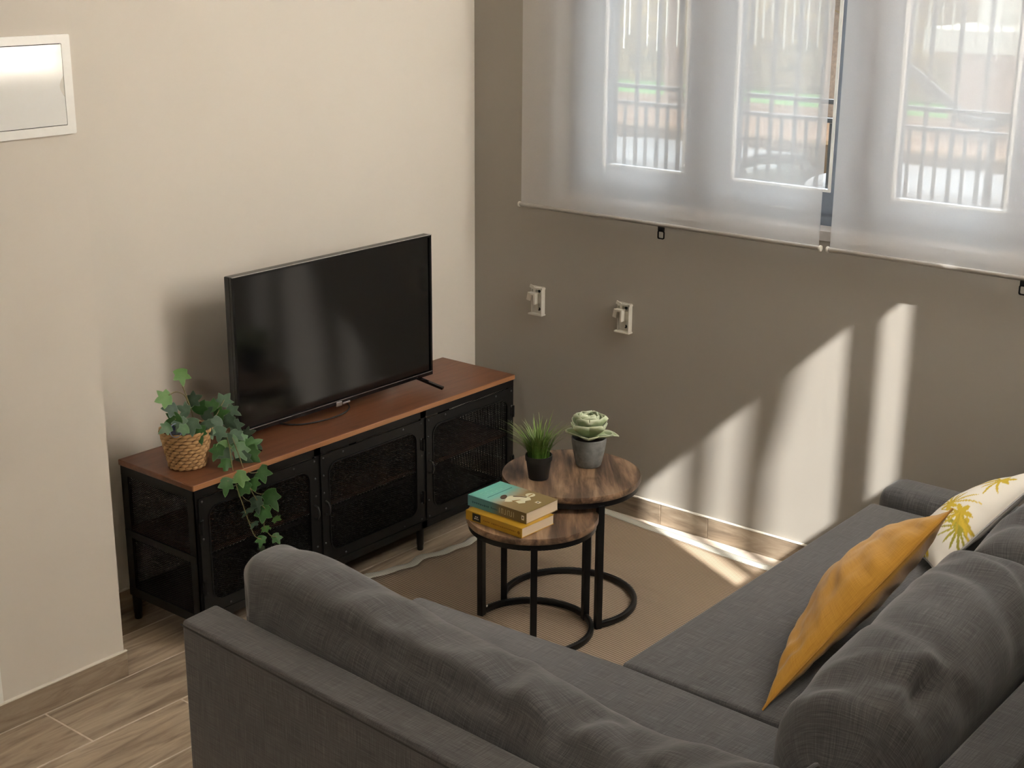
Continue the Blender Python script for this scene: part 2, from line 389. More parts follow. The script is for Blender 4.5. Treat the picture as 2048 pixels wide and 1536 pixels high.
TF = lambda x, y_, z: Matrix(((1, 0, 0, x), (0, 0, 1, y_), (0, 1, 0, z), (0, 0, 0, 1)))      # outline in x-z, extruded along +y
def rect(x0, y0, x1, y1): return [(x0, y0), (x1, y0), (x1, y1), (x0, y1)]
def rrect(x0, y0, x1, y1, r, k=6):
    P = []
    for cx, cy, a0 in ((x1-r, y1-r, 0), (x0+r, y1-r, 90), (x0+r, y0+r, 180), (x1-r, y0+r, 270)):
        for i in range(k+1):
            a = R2(a0+90*i/k); P.append((cx+r*math.cos(a), cy+r*math.sin(a)))
    return P
def grid_mesh(name, P, uv=None, smooth=True, wrap=False):
    """P: 2-d list of vectors"""
    nu, nv = len(P), len(P[0]); vs = [p for row in P for p in row]; fs = []
    for i in range(nu-1):
        for j in range(nv if wrap else nv-1):
            j2 = (j+1) % nv
            fs.append((i*nv+j, (i+1)*nv+j, (i+1)*nv+j2, i*nv+j2))
    me = pyd(name, vs, fs, smooth)
    if uv:
        L = me.uv_layers.new(name='UVMap'); fl = [c for row in uv for c in row]
        for lp in me.loops: L.data[lp.index].uv = fl[lp.vertex_index]
    return me

# ------------------------------------------------------------------ the room
X0, Y0, ZC = -8.6, -3.84, 3.45           # far end behind the camera, side wall, ceiling
OY0, OY1, OZ0, OZ1 = -0.39, -2.80, 1.18, 2.35   # opening for the windows
def struct(o, label): return tag(o, label, None, None, 'structure')
g = G()
g.lohi((X0-.2, -3.48, -.12), (.25, .2, -.0009)); g.lohi((X0-.2, Y0-.04, -.12), (-1.55, -3.48, -.0009)); fl = g.put('floor', M['grout']); struct(fl, 'wood-look plank tile floor with pale grout lines')
# planks: rows run along x, 0.225 m wide
PW, PL, GAP = .225, 1.2, .0050
pm = G().box((0, 0, 0), (PL-GAP, PW-GAP, .008), bevel=.0012, seg=1).mesh('plank')
pm.materials.append(M['plank'])
row = 0; y = -.1325+PW
while y > Y0-.1:
    off = (-2.265 if row == 2 else -2.265+.37*((row*5) % 3+1)*.8)
    k = -4
    while True:
        xc = off+PL/2+k*PL
        if xc-PL/2 > .02: break
        if xc+PL/2 > X0:
            x1 = xc+PL/2; 
            if x1 < .24 and y-PW > (-3.0 if x1 > -1.5 else Y0-.05):
                o = link('plank', pm, None, fl, loc=(xc, y-PW/2, -.004))
        k += 1
    y -= PW; row += 1
struct(G().lohi((X0-.2, -3.48, ZC), (.25, .2, ZC+.15)).lohi((X0-.2, Y0-.04, 2.70), (-1.55, -2.99, 2.80)).put('ceiling', M['ceiling']), 'plain off-white ceiling')
struct(G().lohi((-2.2, 0, -.01), (.25, .2, ZC)).put('wall_back', M['wall']), 'beige painted wall behind the television')
struct(G().lohi((X0-.2, -.346, -.01), (-1.985, .2, ZC)).put('wall_left', M['wall']), 'beige wall section standing proud at the left')
g = G()
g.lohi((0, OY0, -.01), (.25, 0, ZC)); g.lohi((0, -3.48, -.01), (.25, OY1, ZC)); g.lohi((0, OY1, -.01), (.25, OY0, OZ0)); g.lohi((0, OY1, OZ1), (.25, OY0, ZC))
struct(g.put('wall_right', M['wall_shaded']), 'beige window wall, its shade put into a darker colour, with a patch of sunlight')
struct(G().lohi((X0-.2, Y0-.2, -.01), (X0, -.346, ZC)).put('wall_front', M['wall']), 'beige wall behind the viewer')
# side wall right behind the sofa, its niche made deep to keep light off the sofa back: frosted panes, a sheer curtain and panes with an added tint that weakens the sun
YS, YN, YP, JX, ZH = -2.92, -3.48, -3.42, -1.60, 2.70     # wall face, back of the niche, pane plane, end of that wall, hall ceiling
WX0, WX1, WZ0, WZ1 = -1.53, -.07, 1.46, 3.30
g = G()
g.lohi((JX, YN, -.01), (0, YS, WZ0)); g.lohi((JX, YN, WZ1), (0, YS, ZC)); g.lohi((JX, YN, WZ0), (WX0, YS, WZ1)); g.lohi((WX1, YN, WZ0), (0, YS, WZ1))
struct(g.put('wall_side', M['wall']), 'unseen beige side wall, window niche made deep to keep light off the sofa back')
g = G()
g.lohi((JX, Y0, -.01), (JX+.05, YN, ZH+.1)); g.lohi((X0, Y0-.04, -.01), (JX+.05, Y0, ZH+.1)); g.lohi((X0, YS-.15, ZH), (JX, YS, ZC))
struct(g.put('wall_hall', M['wall']), 'beige walls of the hall behind the viewer')
wn = struct(empty('window_2', (0, YP, 0)), 'high window in the niche of the side wall')
def xs(yw): return -(yw-YP)*.5056
def zs(yw, z): return z+(yw-YP)*.9663
GX0, GX1 = xs(-.80), xs(-1.815); GZ0, GZM = 1.88, zs(-.857, .18)
SX0, SX1 = xs(-1.925), xs(-1.98)
g = G(); g.lohi((WX0, -.03, GZM), (WX1, .0, GZM+.04)); g.lohi((GX0-.04, -.03, WZ0), (GX0, 0, GZM)); g.lohi((GX1, -.03, WZ0), (SX0, 0, GZM)); g.lohi((GX0, -.03, WZ0), (GX1, 0, GZ0)); g.put('frame', M['frame_paint'], wn)
G().lohi((xs(-1.605), -.02, GZ0), (xs(-1.705), .0, GZM)).put('mullion', M['frame_paint'], wn)
G().lohi((xs(-1.705), -.02, zs(-1.775, 1.0)), (GX1, .0, GZM)).put('sun_stop', M['frame_paint'], wn)  # bar added to stop a stray triangle of sun above the patch
def pane(x0, z0, x1, z1, mat, y_=-.01):
    link('pane', pyd('pane', [(x0, y_, z0), (x1, y_, z0), (x1, y_, z1), (x0, y_, z1)], [(0, 1, 2, 3)]), mat, wn)
pane(GX0, GZ0, GX1, GZM, M['dim_glass']); pane(WX0, GZM+.03, WX1, WZ1, M['sheer']); pane(WX0, WZ0, GX0-.03, GZM, M['sheer'])
pane(SX0, zs(-1.95, .80), SX1, GZM, M['dim_glass_dark'])
cu = tag(empty('sheer_curtain', (0, YP+.06, WZ0)), 'pleated sheer curtain at the side window', 'curtain')
P = [[Vector((SX1+(WX1-.01-SX1)*i/90, .016*math.sin(i*.62)+.008*math.sin(i*.23), j*(GZM-WZ0)/6)) for j in range(7)] for i in range(91)]
link('fabric', grid_mesh('fabric', P), M['sheer'], cu)
G().tube([(SX1, 0, GZM-WZ0+.01), (WX1-.005, 0, GZM-WZ0+.01)], .008, 10).put('rod', M['bar_metal'], cu, True)
# unseen upper floors and a tall block, added to keep sun off the street
struct(G().lohi((X0-4, YN, ZC+.15), (.25, 16, 18)).put('shading_upper_floors', M['render_pink']), 'unseen upper floors added to shade the street')
struct(G().lohi((.3, -60, -.6), (6, -3.6, 50)).put('added_shade_block', M['render_pink']), 'tall unseen block added to shade the street')

# skirting tiles and the pale caulk line above them
def skirting(name, label, a, b, nrm, joints, h=.079, t=.010):
    a, b, nrm = Vector(a), Vector(b), Vector(nrm); d = (b-a); L = d.length; d.normalize()
    root = struct(empty(name, a, math.atan2(d.y, d.x)), label)
    side = 1 if Vector((-d.y, d.x, 0)).dot(nrm) > 0 else -1
    cuts = [0]+list(joints)+[L]
    for u, v in zip(cuts, cuts[1:]):
        G().lohi((u+.0015, 0, 0), (v-.0015, side*t, h), .001, 1).put('tile', M['skirting'], root)
    G().lohi((0, 0, h), (L, side*(t+.001), h+.006), .002, 1).put('caulk_line', M['caulk'], root)
    G().lohi((0, 0, 0), (L, side*(t-.003), h-.001)).put('grout_bed', M['grout'], root)
    return root
skirting('baseboard_back', 'wood-look tile skirting behind the media bench', (-1.985, 0, 0), (-.010, 0, 0), (0, -1, 0), (.55, 1.15))
skirting('baseboard_right', 'wood-look tile skirting under the window wall', (0, 0, 0), (0, -2.92, 0), (-1, 0, 0), (.42, .915, 1.12, 2.2))
skirting('baseboard_left', 'wood-look tile skirting along the near wall section', (-1.985+.006, -.346, 0), (X0, -.346, 0), (0, -1, 0), (1.2, 2.4, 3.6))
struct(G().lohi((-2.47, -.357, .086), (-2.384, -.346, 2.05), .002).put('trim_1', M['white_plastic']), 'white door casing at the far left')

# ------------------------------------------------------------------ windows, grille and blinds
wr = struct(empty('window_1', (.08, OY0, OZ0)), 'row of slate-framed casement windows')
W_ = OY0-OY1; H_ = OZ1-OZ0
T = Matrix.Translation((0, 0, 0)) @ Matrix(((0, 0, 1, 0), (-1, 0, 0, 0), (0, 1, 0, 0), (0, 0, 0, 1)))
G().ring_prism(rect(0, 0, W_, H_), rect(.06, .045, W_-.06, H_-.045), .07, T).put('frame', M['frame_paint'], wr)
G().lohi((-.085, -W_, -.03), (.0, 0, .004), .002).put('sill', M['sill'], wr)
panes = [(.17, .52), (.71, 1.085), (1.30, 1.67), (1.86, 2.24)]
for a, b in panes:
    T2 = Matrix.Translation((-.012, 0, 0)) @ T
    sa = G().ring_prism(rect(a-.093, .046, b+.093, H_-.046), rect(a, .118, b, H_-.115), .06, T2).put('sash', M['frame_paint'], wr)
    G().ring_prism(rect(a-.001, .117, b+.001, H_-.114), rect(a+.008, .126, b-.008, H_-.123), .012, Matrix.Translation((-.018, 0, 0)) @ T).put('glazing_bead', M['white_plastic'], sa)
    G().lohi((.02, -b, .118), (.024, -a, H_-.115)).put('pane', M['glass'], sa)

def blind(y0, y1, label, pull_y):
    zt, zb, xb = 2.46, 1.146, -.072
    r = tag(empty('roller_blind', (xb, (y0+y1)/2, zb)), label, 'roller blind', 'roller blinds on the window wall')
    hw = (y0-y1)/2
    n = 24
    P = [[Vector((.0015*math.sin(i*1.1+j*.5), hw-2*hw*i/n, (zt-zb)*j/8)) for j in range(9)] for i in range(n+1)]
    link('fabric', grid_mesh('fabric', P), M['blind'], r)
    G().tube([(0, hw+.004, -.006), (0, -hw-.004, -.006)], .0075, 14).put('bottom_bar', M['bar_metal'], r, True)
    for s in (1, -1):
        G().tube([(0, s*(hw+.004), -.006), (0, s*(hw+.010), -.006)], .0098, 14).put('end_cap', M['cream_plastic'], r, True)
    G().tube([(-.0, hw, zt-zb+.02), (0, -hw, zt-zb+.02)], .025, 16).put('roller_tube', M['bar_metal'], r, True)
    py = pull_y-(y0+y1)/2
    pl = G().lohi((-.006, py-.012, -.028), (.004, py+.012, -.012), .002).put('pull_tab', M['tv_black'], r)
    G().ring_prism(rrect(-.014, -.030, .014, 0, .006), rrect(-.010, -.026, .010, -.004, .004), .004, Matrix(((0, 0, 1, -.003), (1, 0, 0, py), (0, 1, 0, -.026), (0, 0, 0, 1)))).put('pull_ring', M['tv_black'], pl)
    return r
blind(-.290, -1.517, 'translucent roller blind nearest the room corner, over two panes', -.915)
blind(-1.557, -2.82, 'translucent roller blind cut off by the right edge of the picture', -2.188)

# security grille outside
gr = tag(empty('window_grille', (.45, -1.4, .4)), 'grey iron railing with upright bars just outside the windows', 'railing')
for z in (1.545, 1.48):
    G().lohi((-.010, -2.2, z-.4-.008), (.010, 1.6, z-.4+.008)).put('rail', M['rail_paint'], gr)
mb = G().lohi((-.006, -.006, 0), (.006, .006, 2.0)).mesh('bar'); mb.materials.append(M['rail_paint'])
ms = G().lohi((-.005, -.005, 0), (.005, .005, 1.07)).mesh('baluster'); ms.materials.append(M['rail_paint'])
yy = 1.55
while yy > -2.2:
    link('bar', mb, None, gr, loc=(0, yy, 0)); link('baluster', ms, None, gr, loc=(0, yy-.046, 0)); yy -= .098
rs = tag(empty('reed_screen', (1.0, -.3, 1.5)), 'pale upright reed screen beyond the window railing', 'screen')
mr = G().lohi((-.003, -.003, 0), (.003, .003, 1)).mesh('reed'); mr.materials.append(M['pale_bar'])
for i in range(75):
    o = link('reed', mr, None, rs, loc=(rng.uniform(-.02, .02), 1.75-i*.046+rng.uniform(-.004, .004), rng.uniform(.09, .2)+(.08 if i > 40 else 0)))
G().lohi((-.02, -1.75, .52), (.02, 1.8, .535)).put('cross_wire', M['pale_bar'], rs)
# handrail with a bend
hr = tag(empty('handrail', (1.2, -1.3, -.5)), 'grey tubular handrail bending down beside the street steps', 'handrail')
pts = [at(*a, 0, 1.2) for a in ((1700, 30), (1825, 143), (1900, 207), (1930, 236), (1948, 245), (1975, 246), (2010, 240), (2060, 232), (2160, 220))]
G().tube([p-Vector((1.2, -1.3, -.5)) for p in pts], .020, 10).put('rail', M['handrail_paint'], hr, True)
for a in ((1985, 245), (2040, 237), (2100, 228)):
    p = at(*a, 0, 1.2)-Vector((1.2, -1.3, -.5)); G().tube([p, (p.x, p.y, 0)], .012, 8).put('post', M['rail_paint'], hr, True)

# ------------------------------------------------------------------ the street outside
GZ = -.78
struct(G().lohi((.25, -14, GZ-.1), (9, 16, GZ)).put('street', M['asphalt']), 'street outside the window')
struct(G().lohi((-16, -30, GZ-.1), (.25, -3.48, GZ)).put('courtyard', M['earth']), 'courtyard ground outside the side doors')
struct(G().lohi((9, -14, GZ-.1), (9.25, 16, .14)).put('kerb_wall', M['earth_dark']), 'low stone kerb wall across the street')
g = G(); g.prism([(9.25, GZ), (14, GZ), (14, -.10), (9.25, .12)], 30, Matrix(((1, 0, 0, 0), (0, 0, 1, -14), (0, 1, 0, 0), (0, 0, 0, 1)))); struct(g.put('earth_bank', M['earth']), 'sandy bank across the street')
g = G(); g.prism([(14, GZ), (40, GZ), (40, .1), (15.4, -.10), (14, -.10)], 34, Matrix(((1, 0, 0, 0), (0, 0, 1, -16), (0, 1, 0, 0), (0, 0, 0, 1)))); struct(g.put('lawn', M['lawn']), 'bright green lawn beyond the bank')
hd = tag(empty('street_hedge', (15.5, 0, -.12)), 'long pale clipped hedge beyond the green lawn', 'hedge')
g = G(); hr_ = random.Random(8)
for i in range(3200):
    a = hr_.uniform(.10, .2); q = Matrix.Translation((hr_.uniform(-.1, .5), hr_.uniform(-8, 15), hr_.uniform(.0, 3.3))) @ Matrix.Rotation(hr_.uniform(0, 6), 4, Vector((hr_.gauss(0, 1), hr_.gauss(0, 1), hr_.gauss(0, 1))).normalized())
    g.prism([(-a, 0), (0, -a*.5), (a, 0), (0, a*.5)], .01, q)
o = g.put('leaves', M['hedge'], hd); o['kind'] = 'stuff'
G().lohi((.15, -8, 0), (.45, 15, 3.2), .1).put('hedge_core', M['hedge'], hd)
def car(loc, paint, label):
    """nose towards the building: front is -x"""
    r = tag(empty('parked_car', loc), label, 'car', 'cars parked outside')
    def loft(secs, name, mat, parent):
        P = []
        for x, hw, z0, z1, rd in secs:
            P.append([Vector((x, a, b)) for a, b in rrect(-hw, z0, hw, z1, rd, 4)])
        me = grid_mesh(name, P, None, True, True); bm = bmesh.new(); bm.from_mesh(me)
        bm.verts.ensure_lookup_table(); n = len(P[0])
        bm.faces.new(bm.verts[:n]); bm.faces.new(bm.verts[-n:][::-1]); bmesh.ops.recalc_face_normals(bm, faces=bm.faces); bm.to_mesh(me); bm.free()
        return link(name, me, mat, parent, True)
    loft([(-2.05, .62, .35, .62, .1), (-1.95, .78, .25, .74, .12), (-1.5, .85, .2, .84, .14), (-.8, .86, .2, .92, .15), (.6, .87, .2, .94, .15), (1.6, .86, .2, .92, .15), (1.98, .76, .3, .82, .12), (2.05, .6, .4, .7, .1)], 'body', paint, r)
    loft([(-.95, .74, .88, .93, .02), (-.25, .66, .88, 1.36, .12), (.1, .64, .88, 1.44, .14), (.8, .63, .88, 1.45, .14), (1.3, .63, .88, 1.38, .14), (1.75, .70, .88, .95, .03)], 'cabin_glass', M['car_glass'], r)
    loft([(-.30, .63, 1.345, 1.38, .015), (.1, .645, 1.41, 1.465, .02), (.8, .64, 1.42, 1.475, .02), (1.32, .60, 1.36, 1.41, .015)], 'roof', paint, r)
    for s in (-1, 1):
        for a, b in (((-.93, .735*s, .92), (-.26, .645*s, 1.38)), ((.45, .70*s, .92), (.45, .645*s, 1.44)), ((1.72, .70*s, .92), (1.3, .63*s, 1.40))):
            G().beam(a, b, .05, .05).put('pillar', paint, r)
        for x in (-1.3, 1.3):
            G().tube([(x, s*.70, .31), (x, s*.88, .31)], .31, 20).put('wheel', M['tyre'], r, True)
        G().box((-2.0, s*.58, .62), (.1, .26, .13), bevel=.03).put('headlight', M['silver'], r)
        G().box((-.78, s*.93, 1.0), (.10, .14, .11), bevel=.03).put('wing_mirror', paint, r)
    return r
car((3.8, 1.95, GZ), M['car_silver'], 'silver car parked behind the first window pane from the corner')
car((3.8, -.05, GZ), M['car_white'], 'white car parked behind the second and third window panes')
def tree(name, loc, h, label, crown_r, n, mat, lean=0):
    r = tag(empty(name, loc), label, 'tree', 'trees across the street')
    G().tube([(0, 0, 0), (.1*lean, .05, h*.35), (.2*lean, 0, h*.7)], [.14, .11, .06], 8).put('trunk', M['bark'], r, True)
    rr = random.Random(hash(name) % 97+int(loc[1]*10) % 53); g = G()
    for i in range(n):
        d = Vector((rr.gauss(0, 1), rr.gauss(0, 1), rr.gauss(0, .7))).normalized()*crown_r*rr.uniform(.3, 1)
        c = Vector((.2*lean, 0, h*.72))+d; a = rr.uniform(.12, .26); q = Matrix.Translation(c) @ Matrix.Rotation(rr.uniform(0, 6), 4, Vector((rr.gauss(0, 1), rr.gauss(0, 1), rr.gauss(0, 1))).normalized())
        g.prism([(-a, 0), (0, -a*.4), (a, 0), (0, a*.4)], .01, q)
    o = g.put('foliage', mat, r); o['kind'] = 'stuff'
    return r
tree('street_tree', (12.2, 7.0, -.02), 3.0, 'pale leafy tree seen through the first pane', .95, 300, M['hedge'])
tree('street_tree', (12.4, 9.2, -.03), 3.2, 'leafy tree at the left edge of the first pane', .95, 300, M['hedge'])
tree('street_tree', (12.6, 4.9, -.03), 2.9, 'leafy tree seen through the second pane', .9, 300, M['hedge'], .6)
kb = tag(empty('street_kiosk', (11.6, 1.80, GZ)), 'pink rendered street building with a white canopy', 'building')
G().lohi((0, -4.5, 0), (2.6, 1.15, 1.72)).put('wall', M['render_pink'], kb)
G().lohi((-.5, -4.6, 1.72), (2.8, 1.3, 1.98), .02).put('canopy', M['canopy'], kb)
G().lohi((.3, -4.5, 1.98), (2.4, 1.0, 2.6)).put('roof_block', M['canopy'], kb)
for yk in (-1.6, -.2): G().lohi((-.02, yk, .5), (.03, yk+.9, 1.5)).put('shutter', M['render_pink'], kb)
# tree outside the side window: its fork falls as a shadow on the window wall
def wall_to_out(yw, z, yo):
    k = (yo-yw)/SUN_DIR.y
    return Vector((SUN_DIR.x*k, yo, z+SUN_DIR.z*k))
tr = tag(empty('garden_tree', (wall_to_out(-1.28, 0, -5.6).x, -5.6, GZ)), 'slim forked tree outside the side window', 'tree')
o_ = Vector(tr.location)
G().tube([Vector((0, 0, 0)), wall_to_out(-1.27, -.2, -5.6)-o_, wall_to_out(-1.29, .25, -5.6)-o_, wall_to_out(-1.31, .7, -5.6)-o_, wall_to_out(-1.33, 1.3, -5.6)-o_], [.06, .035, .030, .026, .02], 8).put('trunk', M['bark'], tr, True)
G().tube([wall_to_out(-1.295, .28, -5.6)-o_, wall_to_out(-1.36, .5, -5.6)-o_, wall_to_out(-1.41, .72, -5.6)-o_, wall_to_out(-1.44, 1.2, -5.6)-o_], [.026, .022, .018, .015], 8).put('branch', M['bark'], tr, True)
G().tube([Vector((wall_to_out(-1.02, 0, -5.3).x, -5.3, GZ))-o_, wall_to_out(-1.04, -.3, -5.3)-o_, wall_to_out(-1.06, .3, -5.3)-o_, wall_to_out(-1.08, 1.0, -5.3)-o_], [.05, .03, .028, .02], 8).put('second_stem', M['bark'], tr, True)

# ------------------------------------------------------------------ media bench
BX, BY = -.2459-.75, -.0465-.18
bench = tag(empty('media_bench', (BX, BY, 0)), 'long low media bench with brown wood top and black metal mesh doors', 'tv bench')
hx, hy = .75, .18
tb = G().lohi((-hx, -hy, .522), (hx, hy, .54), .002).put('top_board', M['pine'], bench)
G().lohi((-hx+.001, -hy-.0012, .5225), (hx-.001, -hy+.003, .5392), .001, 1).put('front_edge', M['pine_edge'], tb)
G().lohi((-hx-.001, -hy+.001, .5225), (-hx+.003, hy-.001, .5385), .001, 1).put('side_edge', M['pine'], tb)
for sx in (-1, 1):
    for sy in (-1, 1):
        g = G(); x, y_ = sx*(hx-.004), sy*(hy-.004)
        g.lohi((x, y_, .085), (x-sx*.032, y_-sy*.004, .522)); g.lohi((x, y_, .085), (x-sx*.004, y_-sy*.032, .522))
        g.put('corner_post', M['black_metal'], bench)
        G().lathe([(0, 0), (.011, 0), (.0125, .004), (.0125, .02), (.014, .024), (.015, .10), (0, .10)], 16).put('leg', M['black_metal'], bench, True, loc=(sx*(hx-.018), sy*(hy-.018), 0))
for sx in (-1, 1):
    G().lathe([(0, 0), (.010, 0), (.0115, .004), (.0115, .018), (.013, .022), (.013, .10), (0, .10)], 16).put('leg', M['black_metal'], bench, True, loc=(sx*.245, -hy+.02, 0))
    for sy in (-1, 1):
        G().lohi((sx*.25-.014, sy*(hy-.006)-.004, .085), (sx*.25+.014, sy*(hy-.006)+.004, .522)).put('divider_post', M['black_metal'], bench)
for sy in (-1, 1):
    for z0, z1 in ((.497, .522), (.085, .112)):
        G().lohi((-hx+.006, sy*(hy-.006)-.004, z0), (hx-.006, sy*(hy-.006)+.004, z1)).put('rail', M['black_metal'], bench)
for sx in (-1, 1):
    for z0, z1 in ((.492, .522), (.085, .115), (.287, .31)):
        G().lohi((sx*(hx-.006)-.004, -hy+.006, z0), (sx*(hx-.006)+.004, hy-.006, z1)).put('side_rail', M['black_metal'], bench)
G().lohi((-hx+.012, -hy+.03, .296), (hx-.012, hy-.006, .310), .001, 1).put('shelf', M['pine'], bench)
G().lohi((-hx+.012, -hy+.01, .088), (hx-.012, hy-.008, .096)).put('bottom_plate', M['black_metal'], bench)

def lattice(w, h, T, px=.0135, pz=.0072, wd=.0023, th=.0014):
    """diamond mesh of thin flat strands filling a w x h rectangle, local x right, y up"""
    g = G(); sl = pz/px; n = Vector((sl, -1)).normalized()*wd/2
    for s in (1, -1):
        k0 = int(-(h/pz)) - 2; k1 = int(w/px)+2
        for k in range(k0, int((w/px)+(h/pz))+3):
            xs0 = k*px
            # line: x = xs0 + s * y / sl
            pts = []
            ya, yb = 0.0, h
            xa = xs0+(s*(ya)/sl) - (0 if s > 0 else 0); xb = xs0+s*(yb)/sl
            if s > 0: xa -= 0; 
            # clip to 0..w
            t0, t1 = 0., 1.
            dx = xb-xa
            lo, hi = (0-xa)/dx, (w-xa)/dx
            if lo > hi: lo, hi = hi, lo
            t0, t1 = max(t0, lo), min(t1, hi)
            if t1-t0 < 1e-3: continue
            A = Vector((xa+dx*t0, ya+(yb-ya)*t0)); B = Vector((xa+dx*t1, ya+(yb-ya)*t1))
            d = (B-A).normalized(); q = Vector((-d.y, d.x))*wd/2
            v = [g.bm.verts.new(T @ Vector((p.x, p.y, z))) for z in (0, th) for p in (A-q, A+q, B+q, B-q)]
            for f in ((0, 1, 2, 3), (7, 6, 5, 4), (0, 3, 7, 4), (1, 5, 6, 2)): g.bm.faces.new([v[i] for i in f])
    return g
rv = G().lathe([(0, .0032), (.0022, .0026), (.0036, .001), (.004, 0)], 10).mesh('rivet'); rv.materials.append(M['rivet']); rv.shade_smooth()
for i, (a, b, hinge) in enumerate(((-.735, -.258, -1), (-.242, .242, 1), (.258, .735, 1))):
    z0, z1 = .118, .494; yf = -hy-.004; fw = .036
    door = G().ring_prism(rrect(a, z0, b, z1, .004, 6), rrect(a+fw, z0+fw, b-fw, z1-fw, .035, 6), .004, TF(0, yf, 0)).put('door', M['black_metal'], bench)
    G().ring_prism(rrect(a+fw-.004, z0+fw-.004, b-fw+.004, z1-fw+.004, .037, 6), rrect(a+fw, z0+fw, b-fw, z1-fw, .035, 6), .004, TF(0, yf-.003, 0)).put('lip', M['black_metal'], door)
    lattice(b-a-2*fw+.02, z1-z0-2*fw+.02, TF(a+fw-.01, yf+.005, z0+fw-.01)).put('mesh_panel', M['mesh'], door)
    rx = [a+.012, (a+b)/2-.07, (a+b)/2+.07, b-.012]
    spots = [(x, z1-.010) for x in (a+.012, a+.10, b-.10, b-.012)]+[(x, z0+.010) for x in (a+.012, a+.10, b-.10, b-.012)]
    spots += [(x, z) for x in (a+.010, b-.010) for z in (z1-.07, z0+.07, z1-.13)]
    for x, z in spots: link('rivet', rv, None, door, loc=(x, yf, z), rot=(math.pi/2, 0, 0))
    hxp = (a+.004) if hinge < 0 else (b-.004); lx = (b-.016) if hinge < 0 else (a+.016)
    for z in (z1-.09, z0+.09):
        hg = G().tube([(hxp, yf-.004, z-.022), (hxp, yf-.004, z+.022)], .005, 10).put('hinge', M['black_metal'], door, True)
        G().lohi((hxp-.010, yf-.003, z-.016), (hxp+.010, yf, z+.016)).put('hinge_leaf', M['black_metal'], hg)
    hd = G().tube([(lx, yf, .288), (lx, yf-.014, .292), (lx, yf-.02, .305), (lx, yf-.02, .318), (lx, yf-.014, .331), (lx, yf, .335)], .0034, 8).put('handle', M['rivet'], door, True)
TS = lambda x, y_, z: Matrix(((0, 0, 1, x), (1, 0, 0, y_), (0, 1, 0, z), (0, 0, 0, 1)))      # outline in y-z, extruded along +x
for sx in (-1, 1):
    for z0, z1 in ((.115, .287), (.31, .492)):
        lattice(2*hy-.04, z1-z0+.006, TS(sx*(hx-.008), -hy+.02, z0-.003)).put('side_mesh', M['mesh'], bench)

# ------------------------------------------------------------------ television
TX0, TX1, TY, TZ0, TZ1 = -1.428, -.520, -.237, .573, 1.087
tv = tag(empty('television', ((TX0+TX1)/2, TY, .54)), 'black flat-screen television on splayed feet, switched off', 'television')
w2 = (TX1-TX0)/2; zb, zt = TZ0-.54, TZ1-.54
G().lohi((-w2, 0, zb), (w2, .028, zt), .004).put('back_shell', M['tv_black'], tv)
G().lohi((-w2+.12, .02, zb+.02), (w2-.12, .065, zb+.30), .012).put('electronics_hump', M['tv_black'], tv)
G().ring_prism(rect(-w2, zb, w2, zt), rect(-w2+.009, zb+.016, w2-.009, zt-.009), .010, TF(0, -.008, 0)).put('bezel', M['tv_black'], tv)
G().lohi((-w2+.008, -.003, zb+.015), (w2-.008, .0, zt-.008)).put('screen', M['screen'], tv)
G().lohi((-w2+.003, -.0092, zb+.0125), (w2-.003, -.008, zb+.0145)).put('lower_trim', M['silver'], tv)
G().lohi((-w2+.002, -.0085, zt-.0020), (w2-.002, -.0045, zt+.0004)).put('upper_trim', M['silver'], tv)
lg = G().lohi((-.03, -.0105, zb-.006), (-.004, -.006, zb+.010), .001, 1).put('maker_badge', M['silver'], tv)
G().lohi((.0, -.0105, zb-.003), (.034, -.006, zb+.003), .001, 1).put('badge_bar', M['silver'], lg)
for sx in (-1, 1):
    x = .378 if sx > 0 else -.412
    G().beam((x, .012, zb+.004), (x+sx*.034, -.095, .006), .014, .009).put('foot', M['tv_black'], tv)
    G().beam((x, .012, zb+.004), (x-sx*.02, .10, .006), .014, .009).put('foot', M['tv_black'], tv)
cb = [Vector((-.93, -.20, .575)), Vector((-.925, -.215, .558)), Vector((-.94, -.24, .546)), Vector((-1.0, -.262, .5435)), Vector((-1.08, -.262, .5435)), Vector((-1.16, -.235, .5435)), Vector((-1.2, -.17, .5435)), Vector((-1.2, -.10, .5435))]
def smooth_path(P, n=6):
    out = []
    for i in range(len(P)-1):
        p0, p1, p2, p3 = P[max(i-1, 0)], P[i], P[i+1], P[min(i+2, len(P)-1)]
        for k in range(n):
            t = k/n; out.append(.5*((2*p1)+(p2-p0)*t+(2*p0-5*p1+4*p2-p3)*t*t+(3*p1-p0-3*p2+p3)*t**3))
    return out+[P[-1]]
tag(G().tube(smooth_path(cb), .0028, 8).put('power_cable', M['tyre'], None, True), 'thin black cable looping on the bench below the television', 'cable')

